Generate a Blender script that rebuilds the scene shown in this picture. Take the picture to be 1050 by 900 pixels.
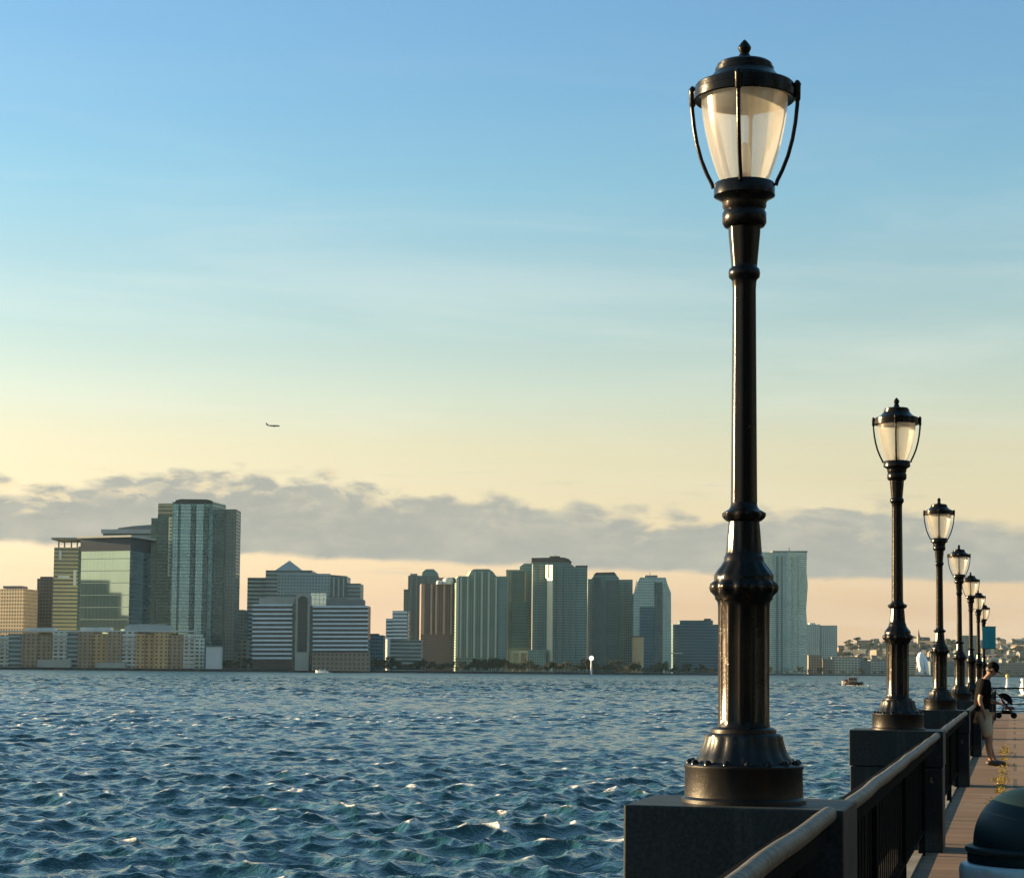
import bpy, bmesh, math, random
import numpy as np
from mathutils import Vector, Matrix, Euler

R = math.radians
rng = random.Random(7)
scene = bpy.context.scene
for o in list(bpy.data.objects):
    bpy.data.objects.remove(o)
COL = scene.collection

# ------------------------------------------------------------------ camera
WATER_Z, DECK_Z, CAM_Z = 0.0, 2.0, 3.6
F_PX, W_PX, H_PX = 2000.0, 1050.0, 900.0
PITCH, ROLL, PRINC_Y = R(4.0), R(0.55), 547.0
cam_d = bpy.data.cameras.new('camera')
cam = bpy.data.objects.new('camera', cam_d)
COL.objects.link(cam)
cam_d.sensor_width = 36.0
cam_d.lens = 36.0 * F_PX / W_PX
cam_d.shift_y = (PRINC_Y - H_PX / 2) / W_PX
cam_d.clip_start, cam_d.clip_end = 0.1, 30000
CAM_R = Matrix.Rotation(math.pi / 2 + PITCH, 3, 'X') @ Matrix.Rotation(ROLL, 3, 'Z')
cam.matrix_world = Matrix.Translation((0, 0, CAM_Z)) @ CAM_R.to_4x4()
scene.camera = cam

def at(u, v, Y):
    """world point at distance Y that the photograph shows at pixel u, v"""
    d = CAM_R @ Vector(((u - W_PX / 2) / F_PX, -(v - PRINC_Y) / F_PX, -1.0))
    d = d / d.y
    return Vector((d.x * Y, Y, CAM_Z + d.z * Y))

# ------------------------------------------------------------------ light
SUN_AZ, SUN_EL = R(-72.0), R(9.0)          # azimuth from +Y, negative = left
sun_dir = Vector((math.sin(SUN_AZ) * math.cos(SUN_EL), math.cos(SUN_AZ) * math.cos(SUN_EL), math.sin(SUN_EL)))
sd = bpy.data.lights.new('sun', 'SUN')
sd.energy, sd.angle, sd.color = 5.0, R(0.5), (1.0, 0.72, 0.38)
sun = bpy.data.objects.new('sun', sd)
COL.objects.link(sun)
sun.rotation_euler = (-sun_dir).to_track_quat('-Z', 'Y').to_euler()
sun.location = (-40, 20, 30)

scene.view_settings.view_transform = 'Standard'
scene.view_settings.look = 'None'
scene.view_settings.exposure = 1.86
scene.view_settings.gamma = 1.0
scene.view_settings.use_curve_mapping = False

# ------------------------------------------------------------------ node helper
class NT:
    def __init__(s, tree):
        s.t = tree
        s.n, s.l = tree.nodes, tree.links
    def node(s, typ, **kw):
        n = s.n.new(typ)
        for k, v in kw.items():
            setattr(n, k, v)
        return n
    def put(s, sock, val):
        if val is None:
            return
        if hasattr(val, 'links') or isinstance(val, bpy.types.NodeSocket):
            s.l.new(val, sock)
        else:
            if sock.type == 'RGBA' and isinstance(val, (tuple, list)) and len(val) == 3:
                val = (*val, 1.0)
            sock.default_value = val
    def math(s, op, a, b=None, c=None, clamp=False):
        n = s.node('ShaderNodeMath', operation=op, use_clamp=clamp)
        s.put(n.inputs[0], a); s.put(n.inputs[1], b); s.put(n.inputs[2], c)
        return n.outputs[0]
    def smooth(s, x, lo, hi, a=0.0, b=1.0):
        n = s.node('ShaderNodeMapRange', interpolation_type='SMOOTHSTEP')
        s.put(n.inputs['Value'], x)
        s.put(n.inputs['From Min'], lo); s.put(n.inputs['From Max'], hi)
        s.put(n.inputs['To Min'], a); s.put(n.inputs['To Max'], b)
        return n.outputs['Result']
    def mix(s, f, a, b, blend='MIX'):
        n = s.node('ShaderNodeMix', data_type='RGBA', blend_type=blend)
        s.put(n.inputs['Factor'], f)
        ia = [i for i in n.inputs if i.name == 'A' and i.type == 'RGBA'][0]
        ib = [i for i in n.inputs if i.name == 'B' and i.type == 'RGBA'][0]
        s.put(ia, a); s.put(ib, b)
        return [o for o in n.outputs if o.type == 'RGBA'][0]
    def ramp(s, x, stops, interp='LINEAR'):
        n = s.node('ShaderNodeValToRGB')
        cr = n.color_ramp
        cr.interpolation = interp
        while len(cr.elements) > 1:
            cr.elements.remove(cr.elements[-1])
        cr.elements[0].position = stops[0][0]
        cr.elements[0].color = (*stops[0][1], 1)
        for p, c in stops[1:]:
            e = cr.elements.new(p); e.color = (*c, 1)
        s.put(n.inputs['Fac'], x)
        return n.outputs['Color']
    def noise(s, vec, scale=1.0, detail=3.0, rough=0.5, dist=0.0, dims='3D'):
        n = s.node('ShaderNodeTexNoise', noise_dimensions=dims)
        s.put(n.inputs['Vector'], vec)
        n.inputs['Scale'].default_value = scale
        n.inputs['Detail'].default_value = detail
        n.inputs['Roughness'].default_value = rough
        n.inputs['Distortion'].default_value = dist
        return n.outputs['Fac']
    def combine(s, x, y, z):
        n = s.node('ShaderNodeCombineXYZ')
        s.put(n.inputs[0], x); s.put(n.inputs[1], y); s.put(n.inputs[2], z)
        return n.outputs[0]
    def sep(s, v):
        n = s.node('ShaderNodeSeparateXYZ')
        s.put(n.inputs[0], v)
        return n.outputs
    def bump(s, h, strength=0.5, dist=0.02, normal=None):
        n = s.node('ShaderNodeBump')
        n.inputs['Strength'].default_value = strength
        n.inputs['Distance'].default_value = dist
        s.put(n.inputs['Height'], h)
        if normal is not None:
            s.put(n.inputs['Normal'], normal)
        return n.outputs['Normal']
    def principled(s, **kw):
        n = s.node('ShaderNodeBsdfPrincipled')
        for k, v in kw.items():
            s.put(n.inputs[k.replace('_', ' ')], v)
        return n.outputs[0]

def new_mat(name):
    m = bpy.data.materials.new(name)
    m.use_nodes = True
    m.node_tree.nodes.clear()
    g = NT(m.node_tree)
    out = g.node('ShaderNodeOutputMaterial')
    g.out = out
    return m, g

# ------------------------------------------------------------------ sky
SKY_STRENGTH = 0.075
world = bpy.data.worlds.new('World')
scene.world = world
world.use_nodes = True
world.node_tree.nodes.clear()
g = NT(world.node_tree)
sky = g.node('ShaderNodeTexSky', sky_type='NISHITA')
sky.sun_disc = False
sky.sun_elevation = SUN_EL
sky.sun_rotation = SUN_AZ
sky.altitude = 0
sky.air_density, sky.dust_density, sky.ozone_density = 1.0, 0.4, 3.0
tc = g.node('ShaderNodeTexCoord')
X, Y, Z = g.sep(tc.outputs['Generated'])
elev = g.math('MULTIPLY', g.math('ARCSINE', Z), 180 / math.pi)
azim = g.math('MULTIPLY', g.math('ARCTAN2', X, Y), 180 / math.pi)
tint = g.ramp(g.math('DIVIDE', elev, 40.0, clamp=True),
              [(0.005, (1.04, .82, .89)), (.0475, (1.08, .69, .62)), (.09, (1.42, .84, .58)), (.1625, (1.69, .98, .58)),
               (.20, (1.62, 1.06, .68)), (.25, (1.40, 1.06, .74)), (.30, (1.27, 1.08, .81)), (.35, (1.10, 1.10, .89)),
               (.425, (.98, 1.06, .96)), (.5, (.99, 1.06, 1.01)), (.72, (1.05, 1.22, 1.02)), (1.0, (1.02, 1.25, 1.02))])
skycol = g.mix(1.0, sky.outputs['Color'], tint, 'MULTIPLY')
veil = g.noise(g.combine(g.math('MULTIPLY_ADD', elev, 0.25, g.math('MULTIPLY', azim, 0.06)), g.math('MULTIPLY_ADD', azim, -0.02, g.math('MULTIPLY', elev, 0.38)), 5.5), 1.0, 5.0, 0.6, 0.4)
veil = g.math('MULTIPLY', g.smooth(veil, 0.42, 0.75), g.smooth(elev, 20.0, 9.0, 0.0, 1.0))
skycol = g.mix(g.math('MULTIPLY', veil, 0.16), skycol, (4.2, 4.0, 3.5))
# long cloud bank low over the far shore
cv = g.combine(g.math('MULTIPLY', azim, 0.46), g.math('MULTIPLY', elev, 1.05), 3.7)
n1 = g.noise(cv, 1.0, 7.0, 0.58, 0.25)
cv2 = g.combine(g.math('MULTIPLY', azim, 0.10), 0.0, 1.3)
n2 = g.noise(cv2, 1.0, 2.0, 0.5)
TOP = [(-40, 4.6), (-22, 4.8), (-15, 5.2), (-12.5, 5.45), (-10, 5.7), (-7, 5.75), (-4, 5.5), (0, 5.35), (2, 5.0), (3.5, 4.8), (6, 4.65), (10, 4.85), (14, 4.8), (22, 4.4), (40, 3.8)]
tramp = g.ramp(g.math('MULTIPLY_ADD', azim, 1 / 80, 0.5), [((a_ + 40) / 80, (t_ / 10,) * 3) for a_, t_ in TOP])
top = g.math('ADD', g.math('MULTIPLY', g.sep(tramp)[0], 10.0), g.math('MULTIPLY_ADD', n2, 0.8, -0.45))
base = g.math('MULTIPLY_ADD', azim, -0.030, 3.02)
vo = g.node('ShaderNodeTexVoronoi', feature='SMOOTH_F1')
wv = g.node('ShaderNodeVectorMath', operation='ADD')
g.l.new(cv, wv.inputs[0])
nz = g.noise(cv, 2.2, 4.0, 0.6)
g.l.new(g.combine(g.math('MULTIPLY_ADD', nz, 0.7, -0.35), g.math('MULTIPLY_ADD', nz, -0.5, 0.25), 0.0), wv.inputs[1])
g.l.new(wv.outputs[0], vo.inputs['Vector'])
vo.inputs['Scale'].default_value = 1.9
vo.inputs['Smoothness'].default_value = 0.35
puff = g.math('MULTIPLY_ADD', vo.outputs['Distance'], -0.9, 0.42)
lump = g.math('ADD', g.math('MULTIPLY_ADD', n1, 1.9, -0.95), puff)
up = g.smooth(g.math('SUBTRACT', g.math('ADD', top, lump), elev), -0.10, 0.42)
lo = g.smooth(g.math('SUBTRACT', elev, g.math('ADD', base, g.math('MULTIPLY_ADD', n1, 0.5, -0.25))), -0.06, 0.16)
dens = g.math('MULTIPLY', g.math('MULTIPLY', up, lo), 0.92)
thin = g.noise(g.combine(g.math('MULTIPLY', azim, 0.22), g.math('MULTIPLY', elev, 2.4), 9.1), 1.0, 5.0, 0.55)
wisp = g.math('MULTIPLY', g.smooth(thin, 0.56, 0.76, 0, 0.45),
              g.math('MULTIPLY', g.smooth(elev, 1.5, 3.0), g.smooth(elev, 7.0, 4.6)))
dens = g.math('MAXIMUM', dens, wisp)
cv3 = g.combine(g.math('MULTIPLY_ADD', azim, 0.46, 0.11), g.math('MULTIPLY_ADD', elev, 1.05, -0.16), 3.7)
n1b = g.noise(cv3, 1.0, 7.0, 0.58, 0.25)
lit = g.smooth(g.math('SUBTRACT', n1, n1b), -0.02, 0.11)
depth_ = g.math('SUBTRACT', g.math('ADD', top, lump), elev)
lit = g.math('MULTIPLY', g.math('MULTIPLY', lit, g.smooth(azim, 3.0, -12.0, 0.35, 1.0)), g.smooth(depth_, 1.15, 0.15, 0.03, 1.0))
CLOUD_DARK, CLOUD_LIT = (1.55, 1.63, 1.50), (3.6, 3.0, 1.9)
shade = g.math('ADD', g.math('MULTIPLY', nz, 0.30), g.math('MULTIPLY', n1, 0.40))
ccol = g.mix(g.smooth(shade, 0.24, 0.52), tuple(c * 0.93 for c in CLOUD_DARK), tuple(c * f for c, f in zip(CLOUD_DARK, (1.22, 1.16, 1.08))))
ccol = g.mix(lit, ccol, CLOUD_LIT)
skyc = g.mix(dens, skycol, ccol)
bg = g.node('ShaderNodeBackground')
g.put(bg.inputs['Color'], skyc)
bg.inputs['Strength'].default_value = SKY_STRENGTH
wo = g.node('ShaderNodeOutputWorld')
g.l.new(bg.outputs[0], wo.inputs['Surface'])

scene.cycles.max_bounces = 8
scene.cycles.transparent_max_bounces = 12
scene.cycles.use_denoising = True
try:
    scene.cycles.denoiser = 'OPENIMAGEDENOISE'
except Exception:
    pass

# ------------------------------------------------------------------ mesh helpers
class MB:
    """collects shapes that become ONE mesh object"""
    def __init__(s):
        s.v, s.f, s.uv = [], [], []
    def add(s, verts, faces, uvs=None):
        b = len(s.v)
        s.v += [tuple(p) for p in verts]
        for i, f in enumerate(faces):
            s.f.append(tuple(b + k for k in f))
            s.uv.append(uvs[i] if uvs else [(0.0, 0.0)] * len(f))
    def box(s, lo, hi):
        x0, y0, z0 = lo; x1, y1, z1 = hi
        v = [(x0, y0, z0), (x1, y0, z0), (x1, y1, z0), (x0, y1, z0), (x0, y0, z1), (x1, y0, z1), (x1, y1, z1), (x0, y1, z1)]
        s.add(v, [(0, 3, 2, 1), (4, 5, 6, 7), (0, 1, 5, 4), (1, 2, 6, 5), (2, 3, 7, 6), (3, 0, 4, 7)])
    def tube(s, pts, r, n=10, cap=True):
        pts = [Vector(p) for p in pts]
        rs = r if isinstance(r, (list, tuple)) else [r] * len(pts)
        rings, up = [], None
        for i, p in enumerate(pts):
            t = (pts[min(i + 1, len(pts) - 1)] - pts[max(i - 1, 0)]).normalized()
            if up is None:
                up = Vector((0, 0, 1)) if abs(t.z) < 0.9 else Vector((1, 0, 0))
            a = t.cross(up).normalized(); b = a.cross(t).normalized(); up = b
            rings.append([p + a * (rs[i] * math.cos(2 * math.pi * k / n)) + b * (rs[i] * math.sin(2 * math.pi * k / n)) for k in range(n)])
        v = [q for rg in rings for q in rg]
        f = [(i * n + k, i * n + (k + 1) % n, (i + 1) * n + (k + 1) % n, (i + 1) * n + k) for i in range(len(pts) - 1) for k in range(n)]
        if cap:
            f += [tuple(range(n))[::-1], tuple((len(pts) - 1) * n + k for k in range(n))]
        s.add(v, f)
    def lathe(s, prof, n=32, c=(0, 0, 0), cap=True, mod=None):
        """prof: (r, z) from bottom to top; mod(i, angle) scales r"""
        v, f = [], []
        for i, (r, z) in enumerate(prof):
            for k in range(n):
                a = 2 * math.pi * k / n
                q = r * (mod(i, a) if mod else 1.0)
                v.append((c[0] + q * math.cos(a), c[1] + q * math.sin(a), c[2] + z))
        m = len(prof)
        f = [(i * n + k, i * n + (k + 1) % n, (i + 1) * n + (k + 1) % n, (i + 1) * n + k) for i in range(m - 1) for k in range(n)]
        if cap:
            f += [tuple(range(n))[::-1], tuple((m - 1) * n + k for k in range(n))]
        s.add(v, f)
    def build(s, name, mat, parent=None, smooth=None, origin=None, bevel=None):
        me = bpy.data.meshes.new(name)
        o0 = Vector(origin) if origin is not None else Vector((0, 0, 0))
        me.from_pydata([tuple(Vector(p) - o0) for p in s.v], [], s.f)
        uvl = me.uv_layers.new(name='UVMap')
        flat = [c for f in s.uv for p in f for c in p]
        uvl.data.foreach_set('uv', flat)
        me.update()
        me.materials.append(mat)
        if smooth is not None:
            me.polygons.foreach_set('use_smooth', [True] * len(me.polygons))
            if smooth < 170:
                me.set_sharp_from_angle(angle=R(smooth))
        o = bpy.data.objects.new(name, me)
        COL.objects.link(o)
        if parent is not None:
            o.parent = parent
        else:
            o.location = o0
        if bevel:
            b = o.modifiers.new('bevel', 'BEVEL')
            b.width, b.segments, b.limit_method = bevel, 2, 'ANGLE'
        return o

def tag(o, label=None, cat=None, group=None, kind=None):
    if label: o['label'] = label
    if cat: o['category'] = cat
    if group: o['group'] = group
    if kind: o['kind'] = kind
    return o

def thing(name, label, cat, loc=(0, 0, 0), rz=0.0, group=None):
    o = bpy.data.objects.new(name, None)
    COL.objects.link(o)
    o.location = loc
    o.rotation_euler = (0, 0, rz)
    o.empty_display_size = 0.2
    return tag(o, label, cat, group)

def copy_tree(o, parent=None):
    kids = list(o.children)
    c = o.copy()
    COL.objects.link(c)
    if parent is not None:
        c.parent = parent
    for k in kids:
        copy_tree(k, c)
    return c

# ------------------------------------------------------------------ materials
def simple_mat(name, col, rough=0.6, metal=0.0, var=0.25, scale=8.0, bump=0.0, coat=0.0, spec=0.5):
    m, g = new_mat(name)
    tc = g.node('ShaderNodeTexCoord')
    n = g.noise(tc.outputs['Object'], scale, 5, 0.6)
    c = g.mix(g.smooth(n, 0.3, 0.7), tuple(x * (1 - var) for x in col), tuple(min(1, x * (1 + var)) for x in col))
    kw = dict(Base_Color=c, Roughness=g.math('MULTIPLY_ADD', n, 0.2, rough - 0.1), Metallic=metal, Coat_Weight=coat)
    n2 = None
    if bump:
        n2 = g.bump(g.noise(tc.outputs['Object'], scale * 4, 6, 0.65), bump, 0.01)
        kw['Normal'] = n2
    kw['Specular_IOR_Level'] = spec
    g.l.new(g.principled(**kw), g.out.inputs['Surface'])
    return m

def facade_mat(name, wall, glass, fh=3.3, bw=3.0, wv=0.55, wh=0.6, metal=0.55, rough=0.18, var=0.35, wall_rough=0.8):
    """wall with a grid of window openings; UV are metres along and up the facade"""
    m, g = new_mat(name)
    uv = g.node('ShaderNodeUVMap')
    x, y, _ = g.sep(uv.outputs['UV'])
    fx, fy = g.math('DIVIDE', x, bw), g.math('DIVIDE', y, fh)
    mx = g.math('COMPARE', g.math('FRACT', fx), 0.5, wh / 2)
    my = g.math('COMPARE', g.math('FRACT', fy), 0.5, wv / 2)
    mask = g.math('MULTIPLY', mx, my)
    wn = g.node('ShaderNodeTexWhiteNoise', noise_dimensions='3D')
    g.l.new(g.combine(g.math('FLOOR', fx), g.math('FLOOR', fy), 0.0), wn.inputs['Vector'])
    tc = g.node('ShaderNodeTexCoord')
    big = g.noise(tc.outputs['Object'], 0.03, 4, 0.6)
    gl = g.mix(g.math('MULTIPLY_ADD', wn.outputs['Value'], 0.6, g.math('MULTIPLY', big, 0.4)),
               tuple(c * (1 - var) for c in glass), tuple(min(1, c * (1 + var)) for c in glass))
    wc = g.mix(g.smooth(big, 0.3, 0.7), tuple(c * 0.88 for c in wall), tuple(min(1, c * 1.1) for c in wall))
    wob = g.bump(wn.outputs['Value'], 0.02, 0.1)
    a = g.principled(Base_Color=wc, Roughness=wall_rough)
    b = g.principled(Base_Color=gl, Roughness=rough, Metallic=metal, Normal=wob)
    ms = g.node('ShaderNodeMixShader')
    g.put(ms.inputs[0], mask); g.l.new(a, ms.inputs[1]); g.l.new(b, ms.inputs[2])
    g.l.new(ms.outputs[0], g.out.inputs['Surface'])
    return m

# ------------------------------------------------------------------ row frame of the promenade
VP = at(1040, 692, 1.0)
ROW_A = math.atan2(VP.x, 1.0)                       # clockwise from +Y
E = Vector((math.sin(ROW_A), math.cos(ROW_A), 0))    # along the promenade
N = Vector((math.cos(ROW_A), -math.sin(ROW_A), 0))   # to the right of it
def row(s, l, z):
    return E * s + N * l + Vector((0, 0, z))
L1 = at(762.5, 818, 7.8)
S1 = L1.x * E.x + L1.y * E.y                          # along-row position of the first lamp
LAT = L1.x * N.x + L1.y * N.y                         # lateral position of the lamp row
PITCH_S = 10.3 / E.y
PL_TOP = DECK_Z + 1.087
print('ROW', math.degrees(ROW_A), 'S1', S1, 'LAT', LAT, 'baseZ', L1.z)
PROM = -ROW_A                                          # rotation about Z of things aligned with the row

# ------------------------------------------------------------------ water
def build_water():
    rs = [18.0]
    while rs[-1] < 3300:
        d = rs[-1]
        rs.append(d + max(0.10, 0.0018 * d))
    rs = np.array(rs, dtype=np.float32)
    na = 620
    an = np.linspace(-0.42, 0.42, na).astype(np.float32)
    d, a = np.meshgrid(rs, an, indexing='ij')
    x, y = d * np.sin(a), d * np.cos(a)
    sp = np.maximum(np.gradient(rs)[:, None].astype(np.float32), d * (an[1] - an[0]))
    r = np.random.RandomState(11)
    nw = 96
    lam = np.exp(np.linspace(np.log(0.40), np.log(15.0), nw)) * r.uniform(0.93, 1.07, nw)
    amp = lam ** 0.92 * np.exp(-(lam / 4.6) ** 2.0)
    ampf = 0.0105 * lam * np.clip((lam - 2.0) / 2.0, 0, 1) * np.exp(-(lam / 10.0) ** 3)      # open-river chop, fully grown away from the quay
    main = R(-70)
    th = main + r.normal(0, R(60), nw)
    amp *= 0.078 / np.sqrt((amp ** 2).sum() / 2)
    ph = r.uniform(0, 2 * np.pi, nw)
    h = np.zeros_like(x); dx = np.zeros_like(x); dy = np.zeros_like(x); jac = np.zeros_like(x); jl = np.zeros_like(x)
    grow = np.clip((d - 70) / 330, 0, 1) ** 0.8 * (1 - 0.75 * np.clip((d - 500) / 900, 0, 1))
    for i in range(nw):
        k = 2 * np.pi / lam[i]
        cx, cy = math.cos(th[i]), math.sin(th[i])
        w = np.clip((lam[i] / sp - 2.2) / 2.0, 0, 1) * (amp[i] + (ampf[i] - min(ampf[i], amp[i])) * grow)
        p = k * (x * cx + y * cy) + ph[i]
        s_, c_ = np.sin(p), np.cos(p)
        h += w * s_
        q = 1.18
        dx += q * w * c_ * cx; dy += q * w * c_ * cy
        jac += w * k * s_
        if lam[i] > 1.1: jl += w * k * s_
    # patches where the chop is higher and lower
    pt = 0.85 + 0.30 * np.sin(x * 0.051 + 1.3 * np.sin(y * 0.023)) * np.sin(y * 0.037 + 0.6)
    h *= pt; dx *= pt; dy *= pt; jac *= pt; jl *= pt
    near = d < 200
    q0, q1 = np.quantile(jl[near], [0.9720, 0.9850])
    foam = np.clip((jl - q0) / (q1 - q0), 0, 1) * np.clip(1.7 - d / 200, 0, 1)
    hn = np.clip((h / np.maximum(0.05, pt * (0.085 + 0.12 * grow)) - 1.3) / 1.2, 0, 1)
    co = np.stack([x + dx, y + dy, h], -1).reshape(-1, 3)
    nr = len(rs)
    ii = np.arange(nr * na, dtype=np.int32).reshape(nr, na)
    q = np.stack([ii[:-1, :-1], ii[:-1, 1:], ii[1:, 1:], ii[1:, :-1]], -1).reshape(-1, 4)[:, ::-1]
    # calm outer sheet: far rim, sides and behind
    me = bpy.data.meshes.new('water')
    nv = len(co)
    me.vertices.add(nv); me.vertices.foreach_set('co', co.astype(np.float32).ravel())
    me.loops.add(q.size); me.loops.foreach_set('vertex_index', q.astype(np.int32).ravel())
    me.polygons.add(len(q))
    me.polygons.foreach_set('loop_start', np.arange(0, q.size, 4, dtype=np.int32))
    me.polygons.foreach_set('loop_total', np.full(len(q), 4, dtype=np.int32))
    me.update(calc_edges=True)
    me.polygons.foreach_set('use_smooth', np.ones(len(q), dtype=bool))
    ac_ = me.attributes.new('crest_glow', 'FLOAT', 'POINT')
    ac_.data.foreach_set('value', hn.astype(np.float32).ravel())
    at_ = me.attributes.new('foam', 'FLOAT', 'POINT')
    at_.data.foreach_set('value', foam.astype(np.float32).ravel())
    print('water verts', nv)
    m, g = new_mat('river_water')
    tc = g.node('ShaderNodeTexCoord')
    ob = tc.outputs['Object']
    sx, sy, _ = g.sep(ob)
    st = g.combine(sx, g.math('MULTIPLY', sy, 1.0), 0.0)
    b1 = g.noise(st, 1.6, 4, 0.6, 0.6)
    b2 = g.noise(st, 0.45, 3, 0.55, 0.3)
    dist = g.math('SQRT', g.math('ADD', g.math('MULTIPLY', sx, sx), g.math('MULTIPLY', sy, sy)))
    far = g.smooth(dist, 60.0, 700.0)
    hgt = g.math('ADD', g.math('ADD', g.math('MULTIPLY', b1, 0.16), g.math('MULTIPLY', g.noise(st, 5.5, 3, 0.6, 0.4), 0.04)), g.math('MULTIPLY', g.math('MULTIPLY', b2, 3.5), far))
    nm = g.bump(hgt, 0.8, 1.0)
    body = g.mix(g.smooth(g.noise(ob, 0.05, 3, 0.5), 0.35, 0.65), (0.008, 0.043, 0.050), (0.013, 0.050, 0.053))
    cr_ = g.node('ShaderNodeAttribute', attribute_name='crest_glow')
    body = g.mix(g.math('MULTIPLY', cr_.outputs['Fac'], 0.7), body, (0.040, 0.040, 0.020))  # brown green tint stands in for light passing through thin wave tops
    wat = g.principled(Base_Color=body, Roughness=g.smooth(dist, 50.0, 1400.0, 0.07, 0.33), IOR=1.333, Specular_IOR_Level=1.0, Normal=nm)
    at2 = g.node('ShaderNodeAttribute', attribute_name='foam')
    fn = g.noise(ob, 7.0, 6, 0.75)
    fm = g.math('MULTIPLY', at2.outputs['Fac'], g.smooth(fn, 0.36, 0.50), clamp=True)
    fo = g.principled(Base_Color=(0.90, 0.88, 0.84), Roughness=0.9, Normal=g.bump(fn, 0.9, 0.15))
    ms = g.node('ShaderNodeMixShader')
    g.put(ms.inputs[0], fm); g.l.new(wat, ms.inputs[1]); g.l.new(fo, ms.inputs[2])
    g.l.new(ms.outputs[0], g.out.inputs['Surface'])
    me.materials.append(m)
    o = bpy.data.objects.new('water', me)
    COL.objects.link(o)
    tag(o, kind='structure')
    # the rest of the river, to the horizon and behind, a few centimetres lower
    mb = MB()
    B = 7000
    mb.add([(-B, -3000, -0.45), (B, -3000, -0.45), (B, B, -0.45), (-B, B, -0.45)], [(0, 1, 2, 3)])
    mb.build('river', m)
    bpy.data.objects['river']['kind'] = 'structure'
build_water()

# ------------------------------------------------------------------ promenade
m_deck, g = new_mat('weathered_boards')
tc = g.node('ShaderNodeTexCoord')
x, y, z = g.sep(tc.outputs['Object'])          # object frame: x lateral, y along
BW = 0.29
fy = g.math('DIVIDE', y, BW)
wn = g.node('ShaderNodeTexWhiteNoise', noise_dimensions='2D')
g.l.new(g.combine(g.math('FLOOR', fy), g.math('FLOOR', g.math('DIVIDE', g.math('ADD', x, 0.22), 2.6)), 0), wn.inputs['Vector'])
gap = g.math('COMPARE', g.math('FRACT', fy), 0.5, 0.465)
big_gap = g.math('COMPARE', g.math('FRACT', g.math('DIVIDE', y, 3.5)), 0.5, 0.494)
grain = g.noise(g.combine(g.math('MULTIPLY', x, 1.5), g.math('MULTIPLY', y, 14.0), 0.0), 2.0, 6, 0.65)
blot = g.noise(tc.outputs['Object'], 0.8, 4, 0.6)
c = g.mix(wn.outputs['Value'], (0.135, 0.082, 0.050), (0.215, 0.138, 0.090))
c = g.mix(g.smooth(grain, 0.35, 0.75), g.mix(1.0, c, (0.72, 0.70, 0.68), 'MULTIPLY'), c)
c = g.mix(g.smooth(blot, 0.5, 0.75, 0, 0.5), c, (0.25, 0.195, 0.15))
gg = g.math('MULTIPLY', gap, big_gap)
c = g.mix(gg, (0.05, 0.035, 0.03), c)
bm = g.bump(g.math('ADD', g.math('MULTIPLY', gg, 0.8), g.math('MULTIPLY', grain, 0.35)), 0.7, 0.012)
g.l.new(g.principled(Base_Color=c, Roughness=0.75, Normal=bm), g.out.inputs['Surface'])

m_granite, g = new_mat('dark_granite')
tc = g.node('ShaderNodeTexCoord')
sp = g.noise(tc.outputs['Object'], 55, 3, 0.7)
bl = g.noise(tc.outputs['Object'], 3, 5, 0.6)
c = g.mix(g.smooth(sp, 0.4, 0.62), (0.003, 0.009, 0.012), (0.010, 0.020, 0.026))
c = g.mix(g.smooth(bl, 0.45, 0.8, 0, 0.5), c, (0.014, 0.024, 0.028))
sp2 = g.noise(tc.outputs['Object'], 14, 2, 0.5)
c = g.mix(g.smooth(sp2, 0.72, 0.77, 0, 0.7), c, (0.16, 0.17, 0.16))
gx, gy, gz = g.sep(tc.outputs['Object'])
run = g.noise(g.combine(g.math('MULTIPLY', gx, 9.0), g.math('MULTIPLY', gy, 9.0), g.math('MULTIPLY', gz, 0.8)), 1.0, 5, 0.65)
c = g.mix(g.smooth(run, 0.56, 0.74, 0, 0.5), c, (0.045, 0.052, 0.052))
g.l.new(g.principled(Base_Color=c, Roughness=g.math('MULTIPLY_ADD', bl, 0.3, 0.40), Specular_IOR_Level=0.28, Normal=g.bump(sp, 0.15, 0.004)), g.out.inputs['Surface'])

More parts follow.
